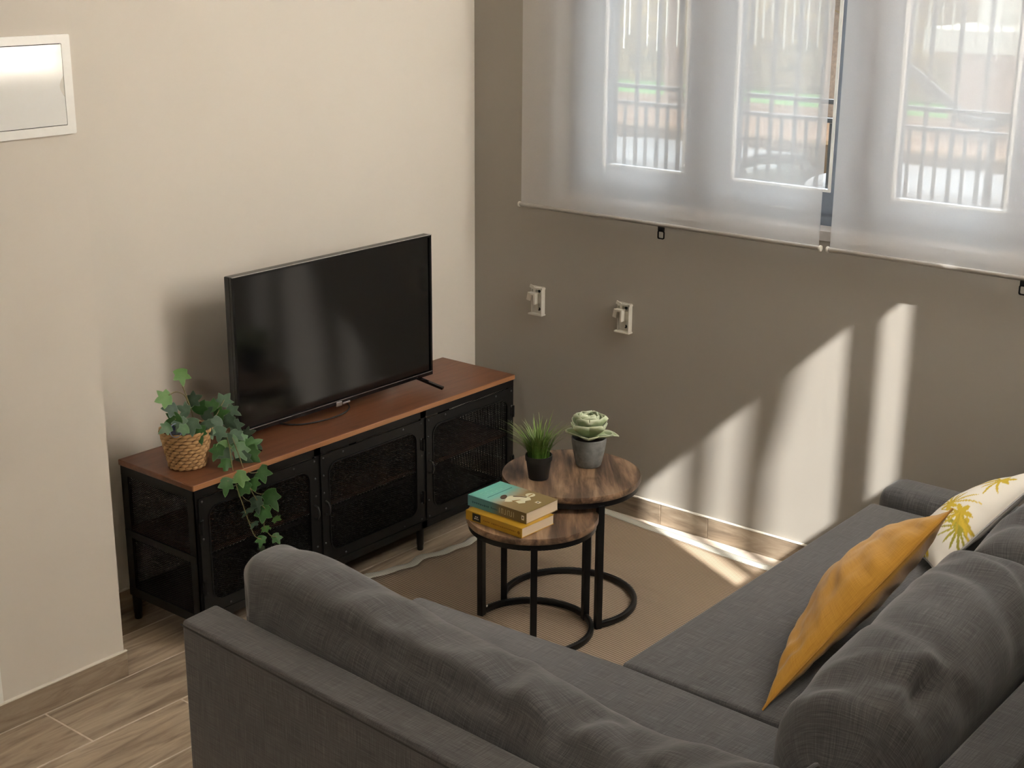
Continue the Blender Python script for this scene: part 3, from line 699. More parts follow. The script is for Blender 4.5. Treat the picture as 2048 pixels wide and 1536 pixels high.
# ------------------------------------------------------------------ nest of two side tables
def side_table(c, H, r, ring_r, legs, arc, label, screws):
    RT = -51
    legs = [a-RT for a in legs]; arc = (arc[0]-RT, arc[1]-RT); screws = [(a-RT, b_, c_) for a, b_, c_ in screws]
    H -= .0065
    t = tag(empty('side_table', (c[0], c[1], .0065), R2(RT)), label, 'side table', 'nest of two round side tables')
    tp = G().lathe([(0, H-.020), (r-.003, H-.020), (r, H-.016), (r, H-.003), (r-.0015, H+.0006), (r-.006, H-.001), (0, H-.001)], 72).put('table_top', M['rustic'], t, True)
    G().lathe([(r-.022, H-.038), (r-.006, H-.038), (r-.006, H-.020), (r-.022, H-.020), (r-.022, H-.038)], 72).put('apron_ring', M['black_tube'], t, True)
    for a in legs:
        p = Vector((math.cos(R2(a)), math.sin(R2(a)), 0)); q = p*ring_r; tt = Vector((-p.y, p.x, 0))
        g = G(); T = Matrix(((p.x, tt.x, 0, q.x), (p.y, tt.y, 0, q.y), (0, 0, 1, (H-.03)/2), (0, 0, 0, 1)))
        g.box(None, (.020, .020, H-.034), M4=T); g.put('leg', M['black_tube'], t)
    n = 48; pts = [(ring_r*math.cos(R2(arc[0]+(arc[1]-arc[0])*i/n)), ring_r*math.sin(R2(arc[0]+(arc[1]-arc[0])*i/n)), .0125) for i in range(n+1)]
    g = G(); 
    rings = []
    for i, p in enumerate(pts):
        a = R2(arc[0]+(arc[1]-arc[0])*i/n); e = Vector((math.cos(a), math.sin(a), 0))
        rings.append([g.bm.verts.new(Vector(p)+e*u+Vector((0, 0, w_))) for u, w_ in rrect(-.0085, -.0105, .0085, .0105, .005, 2)])
    for A, B in zip(rings, rings[1:]):
        m_ = len(A)
        for k in range(m_): g.bm.faces.new((A[k], A[(k+1) % m_], B[(k+1) % m_], B[k]))
    g.bm.faces.new(rings[0]); g.bm.faces.new(rings[-1][::-1]); g.put('base_ring', M['black_tube'], t, True)
    for (a, rr_, z) in screws:
        d = Vector((math.cos(R2(a)), math.sin(R2(a)), 0))
        G().lathe([(0, .002), (.003, .0015), (.0042, 0)], 12).put('screw', M['white_plastic'], t, True, loc=(d.x*rr_, d.y*rr_, z), rot=(0, math.pi/2, math.atan2(d.y, d.x)+math.pi))
    return t
ZT, ZS = .455, .400
big = side_table((-.756, -1.055), ZT, .222, .214, (131, 242, 20), (131, -118), 'taller round side table with wood top, holding the two small plants', ((246, .203, .03),))
small = side_table((-.998, -1.090), ZS, .203, .188, (97, 220, -27), (97, -140), 'lower round side table with wood top, carrying the two books', ((92, .178, .03),))

# ------------------------------------------------------------------ two books
def book(c, size, rz, z, cover, spine, label):
    """local: spine at -x, length along y; page ends face -y"""
    b = tag(empty('paperback_book', (c[0], c[1], z), rz), label, 'book', 'books on the lower side table')
    W, L, T_ = size; t = .0009
    G().lohi((-W/2+.002, -L/2+.002, t), (W/2-.0015, L/2-.002, T_-t)).put('page_block', M['pages'], b)
    def quadbox(name, lo, hi, mat, uvf):
        o = G().lohi(lo, hi).put(name, mat, b); me = o.data; u = me.uv_layers.new(name='UVMap')
        for lp in me.loops: u.data[lp.index].uv = uvf(me.vertices[lp.vertex_index].co)
        return o
    fc = quadbox('front_cover', (-W/2, -L/2, T_-t), (W/2, L/2, T_), cover, lambda c_: ((c_.x+W/2)/W, (c_.y+L/2)/L))
    quadbox('back_cover', (-W/2, -L/2, 0), (W/2, L/2, t), cover, lambda c_: (.1, .1))
    sp = quadbox('spine', (-W/2-.0012, -L/2, 0), (-W/2+.001, L/2, T_), spine, lambda c_: ((c_.y+L/2)/L, c_.z/T_))
    return b, fc, sp
def flat(parent, name, mat, poly, z):          # flat print on a cover, local x-y
    return G().prism(poly, .0003, Matrix.Translation((0, 0, z))).put(name, mat, parent)
def spine_print(parent, name, mat, x, quads):  # flat print on a spine: (y0, z0, y1, z1)
    g = G()
    for y0, z0, y1, z1 in quads: g.lohi((x-.0003, y0, z0), (x, y1, z1))
    return g.put(name, mat, parent)
yc = ((-1.17-1.013)/2, (-.964-1.188)/2)
yb_, fc, sp = book((-1.0905, -1.076), (.147, .224, .0) if False else (.147, .224, .0305), R2(-2), ZS, M['yellow_cover'], M['yellow_cover'], 'yellow paperback lying underneath the teal book')
xs_ = -.147/2-.0012
blk = spine_print(sp, 'black_panel', M['ink_dark'], xs_, [(.052, .003, .085, .0275)])
spine_print(blk, 'panel_marks', M['ink_white'], xs_-.0003, [(.062, .0165, .067, .0195), (.069, .0165, .074, .0195), (.0655, .0105, .0695, .0135), (.060, .010, .063, .013), (.0715, .0105, .077, .0135)])
lr = random.Random(3)
q = []; yv = .04
while yv > -.085:
    wv_ = lr.uniform(.003, .006); q.append((yv-wv_, .0125+lr.uniform(-.0006, .0006), yv, .0125+lr.uniform(.003, .0045))); yv -= wv_+.0022+(.005 if lr.random() < .16 else 0)
spine_print(sp, 'title_marks', M['ink_ochre'], xs_, q)
spine_print(sp, 'publisher_mark', M['ink_ochre'], xs_, [(-.103, .009, -.097, .020), (-.1055, .012, -.0945, .017)])
tb_, fc, sp = book((-1.0565, -1.060), (.150, .232, .0345), R2(-1.2), ZS+.0306, M['teal_cover'], M['teal_spine'], 'thick paperback with a teal and brown cover lying on top')
Tz = .0345; xs_ = -.075-.0012
# cover: title letters (outlined, faint), subtitle line, reclining figure, round sticker, publisher square
def blob(cx_, cy_, rx_, ry_, n=20, rot=0): return [(cx_+rx_*math.cos(2*math.pi*k/n)*math.cos(rot)-ry_*math.sin(2*math.pi*k/n)*math.sin(rot), cy_+rx_*math.cos(2*math.pi*k/n)*math.sin(rot)+ry_*math.sin(2*math.pi*k/n)*math.cos(rot)) for k in range(n)]
g = G()
for k in range(5):
    x = -.050+k*.022
    g.ring_prism(rrect(x, .068, x+.017, .094, .005, 3), rrect(x+.003, .072, x+.014, .090, .003, 3), .0003, Matrix.Translation((0, 0, Tz)))
g.put('title_letters', M['ink_mint'], fc)
q = G(); x = -.055
while x < .055:
    wv_ = lr.uniform(.003, .005); q.lohi((x, .052, Tz), (x+wv_, .055, Tz+.0003)); x += wv_+.002
q.put('subtitle_marks', M['ink_teal'], fc)
fg = flat(fc, 'pale_dress', M['ink_pale'], [(-.030, .004), (-.018, .014), (.002, .010), (.012, -.004), (.024, -.020), (.030, -.042), (.016, -.058), (-.002, -.050), (-.014, -.060), (-.030, -.048), (-.024, -.030), (-.040, -.018), (-.046, -.006)], Tz)
flat(fg, 'dark_hair', M['ink_brown'], blob(-.020, .020, .018, .010, 16, .5), Tz+.0003)
flat(fg, 'shaded_arm', M['ink_brown'], [(.006, .004), (.020, -.018), (.026, -.034), (.021, -.034), (.012, -.016), (.000, .000)], Tz+.0003)
flat(fg, 'dress_fold', M['ink_ochre'], [(-.028, -.018), (-.006, -.030), (-.004, -.034), (-.030, -.026)], Tz+.0003)
st = flat(fc, 'round_sticker', M['ink_pale'], blob(.046, -.030, .015, .015, 28), Tz)
flat(st, 'sticker_marks', M['ink_ochre'], [(.036, -.033), (.056, -.033), (.056, -.029), (.036, -.029)], Tz+.0003)
sq = flat(fc, 'publisher_square', M['ink_white'], rect(.008, -.094, .022, -.078), Tz)
flat(sq, 'publisher_dot', M['ink_dark'], blob(.015, -.086, .003, .004, 10), Tz+.0003)
q = []; yv = .098
while yv > .0:
    wv_ = lr.uniform(.004, .007); q.append((yv-wv_, .013+lr.uniform(-.0006, .0006), yv, .013+lr.uniform(.004, .0065))); yv -= wv_+.0022+(.006 if lr.random() < .15 else 0)
spine_print(sp, 'author_marks', M['ink_teal'], xs_, q)
spine_print(sp, 'title_marks', M['ink_pale'], xs_, [(a, .009, a+.0014, .025) for a in (-.012, -.020, -.026, -.036, -.044, -.052, -.060, -.068)]+[(a, .0235, a+.006, .025) for a in (-.026, -.052)]+[(a, .009, a+.006, .0105) for a in (-.036, -.060)])
ps = spine_print(sp, 'publisher_square', M['ink_white'], xs_, [(-.108, .010, -.098, .0245)])
spine_print(ps, 'publisher_dot', M['ink_dark'], xs_-.0003, [(-.105, .015, -.101, .020)])

# ------------------------------------------------------------------ grass plant and succulent
p = at(1083, 957, 2, ZT)
gp = tag(empty('potted_grass', (p.x, p.y+.012, ZT)), 'spiky green grass plant in a small black pot', 'potted plant')
G().lathe([(0, 0), (.031, 0), (.032, .002), (.040, .060), (.0425, .061), (.0435, .078), (.041, .078), (.039, .066), (0, .066)], 40).put('pot', M['black_pot'], gp, True)
G().lathe([(0, .070), (.02, .069), (.039, .066)], 24).put('soil', M['soil'], gp, True)
vs, fs, rim = [], [], []
gr_ = random.Random(21)
for i in range(190):
    a = gr_.uniform(0, 2*math.pi); r0 = .034*math.sqrt(gr_.random()); L = gr_.uniform(.07, .128)*(1 if gr_.random() > .12 else 1.2)
    b = Vector((math.cos(a)*r0, math.sin(a)*r0, .066)); out = Vector((math.cos(a+gr_.gauss(0, .5)), math.sin(a+gr_.gauss(0, .5)), 0))
    lean = gr_.uniform(.05, .35)+r0/.034*.38; side = Vector((-out.y, out.x, 0)); wd = gr_.uniform(.0018, .0032); base = len(vs)
    for k in range(6):
        t = k/5; c = b+out*(L*lean*t*t*1.1)+Vector((0, 0, L*(t-.22*lean*t**3))); ww = wd*(1-t**2.2)+.0001
        vs += [c-side*ww, c+side*ww]; rim += [t**2.5*.85]*2
        if k: fs.append((base+2*k-2, base+2*k-1, base+2*k+1, base+2*k))
me = pyd('blades', vs, fs, True); at3 = me.attributes.new('rim', 'FLOAT', 'POINT')
for i, v in enumerate(rim): at3.data[i].value = v
o = link('grass_blades', me, M['grass'], gp); o['kind'] = 'stuff'

p = at(1182, 931, 2, ZT)
sp_ = tag(empty('potted_succulent', (p.x, p.y+.010, ZT)), 'pale green rosette succulent in a grey concrete pot', 'potted plant')
G().lathe([(0, 0), (.037, 0), (.040, .003), (.045, .022), (.052, .055), (.056, .080), (.0565, .094), (.054, .096), (.051, .092), (.050, .080), (0, .080)], 48).put('pot', M['concrete'], sp_, True)
G().lathe([(0, .086), (.03, .084), (.0505, .080)], 24).put('soil', M['soil'], sp_, True)
def petal_mesh(L, W, cup, curl):
    nu, nv = 9, 9; P = []; uv = []; rim = []
    for i in range(nu):
        t = i/(nu-1); row = []; 
        wdt = W*(math.sin(math.pi*min(1, (t*.82+.10)))**.75)*(1 if t < .82 else 1-((t-.82)/.18)**2*.9)
        for j in range(nv):
            s = j/(nv-1)*2-1
            x = s*wdt; y_ = L*t; z = cup*W*(s*s)*(.4+.6*math.sin(math.pi*t)) + curl*L*t*t
            row.append(Vector((x, y_, z))); rim.append(max(abs(s)**10, max(0, (t-.86)/.14)**2)*.9)
        P.append(row)
    me = grid_mesh('petal', P); a = me.attributes.new('rim', 'FLOAT', 'POINT')
    for i, v in enumerate(rim): a.data[i].value = v
    me.materials.append(M['succulent']); return me
def petal(me, az, el, base_r, z, roll=0):
    o = link('leaf', me, None, sp_)
    o.matrix_local = Matrix.Translation((math.cos(az)*base_r, math.sin(az)*base_r, z)) @ Matrix.Rotation(az-math.pi/2, 4, 'Z') @ Matrix.Rotation(el, 4, 'X')
    sm = o.modifiers.new('thick', 'SOLIDIFY'); sm.thickness = .0022; sm.offset = 0
    return o
rings = [(4, .066, .033, R2(0), .012, .094, .45, .20), (4, .076, .043, R2(30), .010, .097, .65, .14), (4, .078, .043, R2(50), .009, .101, .8, .04), (4, .070, .037, R2(63), .008, .108, .95, -.06), (3, .058, .029, R2(74), .006, .117, 1.05, -.16), (2, .046, .018, R2(84), .003, .124, 1.2, -.25)]
pr_ = random.Random(5)
for k, (n, L, W, el, br, z, cup, curl) in enumerate(rings):
    me = petal_mesh(L, W, cup, curl)
    for i in range(n): petal(me, 2*math.pi*(i+.5*(k % 2))/n+.55+pr_.uniform(-.12, .12), el+pr_.uniform(-.08, .08), br, z)
petal(petal_mesh(.082, .026, .35, -.25), R2(-52), R2(14), .012, .098)

# ------------------------------------------------------------------ ivy in a woven basket
bc = Vector((-1.640, -.252, .54))
bk = tag(empty('woven_basket', bc), 'small woven straw-coloured basket on the left end of the bench', 'basket')
HB, RB0, RB1 = .122, .052, .077
G().lathe([(0, .004), (RB0-.004, .004), (RB1-.004, HB-.002), (RB1-.008, HB-.002), (RB0-.008, .008), (0, .008)], 40).put('core', M['wicker_core'], bk, True)
wm = G(); 
def strand_mesh(L, h):
    P = []
    for i in range(7):
        t = i/6; x = (t-.5)*L; e = math.sin(math.pi*t)**.6; d = .0045*math.sin(math.pi*t)**.8
        P.append([Vector((x, -d-.0022*e*math.cos(a), h*.5*(.35+.65*e)*math.sin(a)+(.0016*(t-.5)*2))) for a in (2*math.pi*k/7 for k in range(7))])
    me = grid_mesh('strand', P, None, True, True); me.materials.append(M['wicker']); return me
NR, NC = 11, 17
for rI in range(NR):
    z = .007+(HB-.012)*rI/(NR-1); rad = RB0+(RB1-RB0)*(z/HB)
    me = strand_mesh(2*math.pi*rad/NC*1.22, .0125)
    for c_ in range(NC):
        a = 2*math.pi*(c_+.5*(rI % 2)+.06*rng.random())/NC
        o = link('strand', me, None, bk, loc=(math.cos(a)*rad*.985, math.sin(a)*rad*.985, z+rng.uniform(-.0008, .0008)), rot=(rng.uniform(-.06, .06), rng.uniform(-.10, .10), a+math.pi/2))
iv = tag(empty('ivy_plant', bc+Vector((0, 0, .01))), 'trailing green ivy growing out of the basket and over the bench edge', 'plant')
io = bc+Vector((0, 0, .01))
G().lathe([(0, .0), (.046, .0), (.058, .100), (.060, .108), (.056, .108), (.055, .09), (0, .09)], 32).put('inner_pot', M['inner_pot'], iv, True)
pp = at(352, 861, 1, bc.y-.045)-io
G().tube([Vector((.022*math.cos(a), -.006*math.cos(a)*0+.004*math.sin(a), .020*math.sin(a)))+pp for a in (2*math.pi*k/24 for k in range(24))], .0014, 6, True).put('loop_handle', M['label_rim'], iv, True)
def ivy_leaf(seed, mat):
    r_ = random.Random(seed)
    # five lobes: radius as a function of angle, tip along +y, stalk joint near the origin
    ctr = (0, .36); tips = [(90, .66), (32, .50), (148, .50), (-28, .40), (208, .40)]; out = []
    ang = sorted([(a % 360, rr*r_.uniform(.9, 1.1), 1) for a, rr in tips]); pts = []
    vals = [(61, .34), (2, .30), (119, .34), (178, .30), (270, .30), (-10, .33), (190, .33)]
    al = [(a % 360, v*r_.uniform(.95, 1.06)) for a, v in [(a, r2) for a, r2, _ in ang]+[(v[0], v[1]) for v in vals[:5]]]
    al.sort(); N = len(al); ring = []
    for i in range(N):
        a0, r0 = al[i]; a1, r1 = al[(i+1) % N]; a1 += 360 if a1 < a0 else 0
        for k in range(3):
            t = k/3; a = R2(a0+(a1-a0)*t); rr = r0+(r1-r0)*t - .02*math.sin(math.pi*t); ring.append((ctr[0]+rr*math.cos(a), ctr[1]+rr*math.sin(a)))
    vs = []; rim = []
    fold = r_.uniform(.15, .45); droop = r_.uniform(.1, .5); tw = r_.uniform(-.3, .3)
    def bend(x, y_): return Vector((x, y_, -abs(x)*fold*.6+abs(x)**2*.3-droop*(y_-.2)**2*.5+tw*x*y_*.5))
    M_ = len(ring)
    vs.append(bend(*ctr)); rim.append(.25)
    for f_, rv_ in ((.5, .05), (.88, .0), (1., .85)):
        for x, y_ in ring: vs.append(bend(ctr[0]+(x-ctr[0])*f_, ctr[1]+(y_-ctr[1])*f_)); rim.append(rv_)
    fs = [(0, 1+k, 1+(k+1) % M_) for k in range(M_)]
    for L_ in range(2):
        b0, b1 = 1+L_*M_, 1+(L_+1)*M_
        fs += [(b0+k, b1+k, b1+(k+1) % M_, b0+(k+1) % M_) for k in range(M_)]
    me = pyd('ivy_leaf', vs, fs, True); a = me.attributes.new('rim', 'FLOAT', 'POINT')
    for i, v in enumerate(rim): a.data[i].value = v
    me.materials.append(mat); return me
LV = {c: [ivy_leaf(i+k*10, M[n]) for i in range(4)] for k, (c, n) in enumerate((('g', 'ivy'), ('p', 'ivy_pale'), ('d', 'ivy_grey')))}
# (px, py, plane y, size m, tip direction in the picture in degrees (0 right, 90 up), kind, tilt away from the viewer)
LEAVES = [(362, 748, -.26, .052, -80, 'p', .3), (332, 796, -.27, .060, 200, 'p', .5), (345, 818, -.28, .058, 190, 'd', .9), (384, 800, -.26, .050, 20, 'd', .6),
 (350, 838, -.29, .050, 210, 'g', .7), (372, 822, -.27, .050, 160, 'd', .9), (398, 818, -.26, .050, 60, 'g', .8), (410, 828, -.27, .052, 30, 'd', .7),
 (335, 855, -.30, .042, 215, 'g', .6), (362, 843, -.30, .048, 250, 'd', .5), (385, 846, -.31, .052, 270, 'd', .4), (398, 862, -.32, .050, 285, 'g', .4), (412, 850, -.30, .05, 300, 'd', .6),
 (446, 802, -.24, .056, 60, 'd', .7), (425, 812, -.25, .05, 140, 'g', .8), (436, 828, -.26, .048, 10, 'g', .8), (455, 840, -.28, .052, -40, 'd', .5), (470, 850, -.29, .048, -55, 'd', .3), (433, 843, -.29, .050, 215, 'd', .5), (420, 862, -.31, .044, 230, 'g', .4),
 (440, 862, -.31, .050, 260, 'd', .4), (452, 878, -.33, .052, 280, 'd', .3), (446, 892, -.34, .046, 300, 'p', .2), (470, 868, -.32, .046, 320, 'd', .5), (482, 878, -.33, .050, 330, 'g', .5), (492, 868, -.31, .044, 10, 'd', .7),
 (450, 906, -.35, .056, 265, 'd', .2), (436, 898, -.34, .048, 250, 'g', .4), (480, 898, -.36, .060, 300, 'g', .2), (500, 905, -.37, .062, 310, 'g', .3), (486, 915, -.37, .052, 320, 'd', .5), (512, 888, -.35, .036, 320, 'd', .6), (452, 925, -.37, .044, 265, 'g', .4), (505, 930, -.38, .042, 330, 'd', .6), (466, 880, -.34, .045, 200, 'g', .5),
 (522, 942, -.415, .058, 290, 'g', .25), (480, 952, -.42, .056, 280, 'p', .2), (453, 966, -.42, .050, 265, 'g', .1), (488, 972, -.425, .054, 250, 'g', .5), (506, 965, -.42, .046, 290, 'g', .5), (540, 992, -.43, .064, 300, 'g', .2),
 (512, 1003, -.435, .050, 285, 'd', .4), (527, 1022, -.44, .058, 265, 'g', .15), (500, 1018, -.43, .052, 275, 'd', 1.25), (509, 1046, -.44, .034, 275, 'd', 1.1), (551, 1037, -.44, .036, 320, 'p', 1.1), (531, 1056, -.44, .034, 290, 'p', .9),
 (523, 1078, -.445, .034, 260, 'g', .3), (523, 1096, -.445, .026, 268, 'd', 1.1), (552, 1074, -.445, .036, 300, 'g', .1), (370, 858, -.33, .04, 200, 'g', .6), (500, 888, -.35, .05, 20, 'g', .5), (462, 820, -.27, .044, 330, 'd', .6)]
vd = {}
lr = random.Random(12)
leaf_pts = []
for px, py, pl, sz, ang, kd, tilt in LEAVES:
    sz *= 1.18
    c = at(px, py, 1, pl); view = (Vector(CAM)-c).normalized(); right = _r; up = _u
    tip = (right*math.cos(R2(ang))+up*math.sin(R2(ang))); tip = (tip-view*tip.dot(view)).normalized()
    nz = (view*math.cos(tilt)+(-tip)*math.sin(tilt)*(.7 if lr.random() > .2 else -.7)+right*lr.uniform(-.35, .35)+up*lr.uniform(0, .35)).normalized()
    yv_ = (tip-nz*tip.dot(nz)).normalized(); xv = yv_.cross(nz)
    Mx = Matrix(((xv.x, yv_.x, nz.x, 0), (xv.y, yv_.y, nz.y, 0), (xv.z, yv_.z, nz.z, 0), (0, 0, 0, 1))) @ Matrix.Diagonal((sz, sz, sz, 1))
    Mx.translation = c-io-yv_*(sz*.36)
    o = link('leaf', lr.choice(LV[kd]), None, iv); o.matrix_local = Mx
    leaf_pts.append(c-yv_*sz*.36)
def vine(pix, r=.0016):
    G().tube([v-io for v in smooth_path([at(a, b, 1, c) for a, b, c in pix])], r, 6).put('stem', M['stem'], iv, True)
vine([(392, 868, -.26), (385, 830, -.26), (375, 798, -.26), (362, 765, -.26)])
vine([(378, 808, -.26), (368, 790, -.262), (352, 784, -.266), (338, 790, -.27)])
vine([(400, 868, -.27), (425, 850, -.28), (447, 862, -.31), (458, 890, -.35), (464, 930, -.385), (474, 975, -.425), (486, 1010, -.43), (500, 1050, -.44), (510, 1072, -.445), (522, 1078, -.445)])
vine([(430, 856, -.29), (458, 866, -.32), (472, 895, -.36), (486, 935, -.40), (500, 975, -.425), (514, 1000, -.435), (532, 1022, -.44), (528, 1050, -.44), (540, 1070, -.445), (552, 1074, -.445)])
vine([(410, 866, -.27), (430, 835, -.27), (442, 812, -.25), (448, 800, -.24)])
vine([(395, 868, -.27), (372, 850, -.29), (350, 838, -.29)])
for a, b in (((480, 985, -.427), (500, 1003, -.43)), ((497, 1040, -.44), (508, 1044, -.44)), ((502, 978, -.427), (528, 988, -.43)), ((470, 950, -.415), (455, 962, -.42)), ((490, 940, -.405), (516, 944, -.415))):
    vine([a, ((a[0]+b[0])/2, (a[1]+b[1])/2+4, (a[2]+b[2])/2), b], .0011)

# ------------------------------------------------------------------ things on the walls
ep = tag(empty('electrical_panel', (-2.19, -.346, 1.718)), 'white flush-mounted electrical panel with a glossy door on the left wall', 'electrical panel')
G().ring_prism(rrect(-.183, -.126, .183, .126, .004, 3), rrect(-.158, -.103, .158, .104, .003, 3), .012, TF(0, -.012, 0)).put('frame', M['white_plastic'], ep)
nv = [(-.156, -.101), (.156, -.101), (.156, -.031)]+[(.156-.013*math.sin(math.pi*k/10), -.031+.054*k/10) for k in range(11)]+[(.156, .102), (-.156, .102)]
G().prism(nv, .004, TF(0, -.0125, 0)).put('door', M['panel_gloss'], ep)
G().lohi((-.17, -.004, -.115), (.17, -.001, .115)).put('back_box', M['dark_hole'], ep)
G().prism([(.160-.016*math.sin(math.pi*k/12), -.033+.058*k/12) for k in range(13)], .004, TF(0, -.010, 0)).put('finger_pull', M['cream_plastic'], ep)
def bracket(y_, label):
    b = tag(empty('radiator_bracket', (0, y_, .711)), label, 'wall bracket', 'radiator brackets on the window wall')
    g = G(); g.lohi((-.004, -.026, 0), (0, .026, .108)); g.lohi((-.022, -.028, 0), (0, -.0245, .108)); g.lohi((-.014, .0245, 0), (0, .028, .100)); g.put('channel', M['cream_plastic'], b)
    G().lohi((-.026, -.032, -.002), (0, .034, .004), .001, 1).put('lower_lip', M['cream_plastic'], b)
    g = G(); g.lohi((-.022, -.030, .100), (0, .012, .106)); g.beam((-.018, .010, .103), (-.018, .030, .110), .012, .005, (1, 0, 0)); g.lohi((-.018, .004, .088), (-.006, .016, .104)); g.put('upper_clip', M['cream_plastic'], b)
    g = G(); g.lohi((-.034, -.004, .042), (-.008, .004, .085)); g.lohi((-.034, .004, .078), (-.012, .030, .086)); g.beam((-.026, .026, .084), (-.026, .032, .054), .016, .006, (1, 0, 0)); g.lohi((-.014, -.022, .044), (-.006, -.004, .080)); g.put('hook', M['cream_plastic'], b)
    G().lohi((-.012, -.003, .018), (-.004, .003, .042)).put('slide', M['cream_plastic'], b)
    G().tube([(-.0035, -.004, .020), (-.0055, -.004, .020)], .0065, 14).put('screw_hole', M['dark_hole'], b, True)
    G().tube([(-.0035, -.004, .090), (-.0055, -.004, .090)], .006, 14).put('screw_hole', M['dark_hole'], b, True)
bracket(-.324, 'pale plastic radiator bracket nearer the room corner')
bracket(-.727, 'pale plastic radiator bracket farther from the room corner')

# ------------------------------------------------------------------ rug
rug = tag(empty('flatweave_rug', (-1.0, -1.2, 0)), 'brown ribbed flatweave rug with a pale woven border', 'rug')
C0, C1, C2, C3 = Vector((-.035, -.545)), Vector((-1.46, -.352)), Vector((-1.62, -2.3)), Vector((-.115, -2.2))   # back right, back left, near left, near right
def rug_pt(u, v):                      # u: 0 right .. 1 left, v: 0 back .. 1 near
    a = C0.lerp(C1, u); b = C3.lerp(C2, u); p_ = a.lerp(b, v)
    e = (1-v)**6; p_ = p_+Vector((0, .011*math.sin(u*38)+.007*math.sin(u*71+1)))*e*(.4+.6*min(1, u*4))
    e = (1-u)**6; p_ = p_+Vector((.012*math.sin(v*9+.6)+.006*math.sin(v*23), 0))*e*(1-v)
    return Vector((p_.x+1.0, p_.y+1.2, .006+.002*math.sin(u*31+v*7)*(1-v)))
bu, bv = .028, .020
def rug_patch(name, u0, u1, v0, v1, nu, nv, mat, dz, uvf, swap=False):
    P = [[rug_pt(u0+(u1-u0)*i/nu, v0+(v1-v0)*j/nv)+Vector((0, 0, dz)) for j in range(nv+1)] for i in range(nu+1)]
    P2 = []
    uv = [[uvf(u0+(u1-u0)*i/nu, v0+(v1-v0)*j/nv) for j in range(nv+1)] for i in range(nu+1)]
    me = grid_mesh(name, P, uv); o = link(name, me, mat, rug, True); s = o.modifiers.new('thick', 'SOLIDIFY'); s.thickness = .005; s.offset = -1
    bm = bmesh.new(); bm.from_mesh(me); bmesh.ops.recalc_face_normals(bm, faces=bm.faces)
    if sum(f.normal.z for f in bm.faces) < 0: bmesh.ops.reverse_faces(bm, faces=bm.faces)
    bm.to_mesh(me); bm.free(); return o
rug_patch('woven_field', bu, 1-bu, bv, 1-bv, 60, 60, M['rug'], 0, lambda u, v: (u*1.44, v*1.9))
rug_patch('border', 0, 1, 0, bv, 90, 3, M['rug_border'], .0012, lambda u, v: (u*1.44, v*1.9))
rug_patch('border', 0, 1, 1-bv, 1, 60, 3, M['rug_border'], .0012, lambda u, v: (u*1.44, v*1.9))
rug_patch('border', 0, bu, bv, 1-bv, 3, 80, M['rug_border'], .0012, lambda u, v: (v*1.9, u*1.44))
rug_patch('border', 1-bu, 1, bv, 1-bv, 3, 60, M['rug_border'], .0012, lambda u, v: (v*1.9, u*1.44))

# ------------------------------------------------------------------ corner sofa
sofa = tag(empty('corner_sofa', (-1.35, -2.2, 0)), 'dark grey fabric corner sofa with a chaise along the near side', 'sofa')
so_ = Vector((-1.35, -2.2, 0))
def soft_prism(name, poly, z0, z1, bevel, parent=sofa, seg=4, bulge=0, mat=None):
    g = G(); g.prism([(x-so_.x, y_-so_.y) for x, y_ in poly], z1-z0, Matrix.Translation((0, 0, z0)))
    bmesh.ops.bevel(g.bm, geom=list(g.bm.edges), offset=bevel, segments=seg, profile=.5, affect='EDGES')
    return g.put(name, mat or M['sofa'], parent, True, uv=True)
bp = soft_prism('back_panel', [(-2.468, -1.277), (-2.572, -2.90), (-2.462, -2.90), (-2.365, -1.270)], .05, .66, .010)
g = G()
for a, b in (((-2.457, -1.275, .648), (-2.561, -2.90, .648)), ):
    g.tube([Vector(a)-so_+Vector((-.0105, 0, 0)), Vector(b)-so_+Vector((-.0105, 0, 0))], .0022, 6)
g.put('seam', M['seam'], bp, True)
soft_prism('long_back_panel', [(-2.462, -2.90), (-.17, -2.90), (-.17, -2.79), (-2.456, -2.79)], .05, .66, .010)
soft_prism('chaise_base', [(-2.37, -1.275), (-2.455, -2.79), (-1.675, -2.79), (-1.69, -1.275)], .05, .30, .012)
ch = soft_prism('chaise_seat', [(-2.37, -1.262), (-2.452, -2.79), (-1.692, -2.79), (-1.680, -1.90), (-1.694, -1.262)], .30, .44, .026, seg=5)
soft_prism('seat_base', [(-1.67, -1.905), (-1.67, -2.79), (-.33, -2.79), (-.33, -1.905)], .05, .28, .012)
ms_ = soft_prism('seat', [(-1.672, -1.892), (-1.684, -2.79), (-.332, -2.79), (-.332, -1.886)], .285, .441, .014, seg=4)
soft_prism('arm', [(-.328, -1.895), (-.328, -2.79), (-.17, -2.79), (-.17, -1.895)], .05, .492, .045, seg=6)
for x, y_ in ((-2.40, -1.35), (-2.43, -2.80), (-1.76, -1.35), (-.25, -1.97), (-.25, -2.80), (-1.7, -2.6)):
    G().lathe([(0, 0), (.02, 0), (.024, .055), (0, .055)], 16).put('foot', M['black_metal'], sofa, True, loc=(x-so_.x, y_-so_.y, .0))

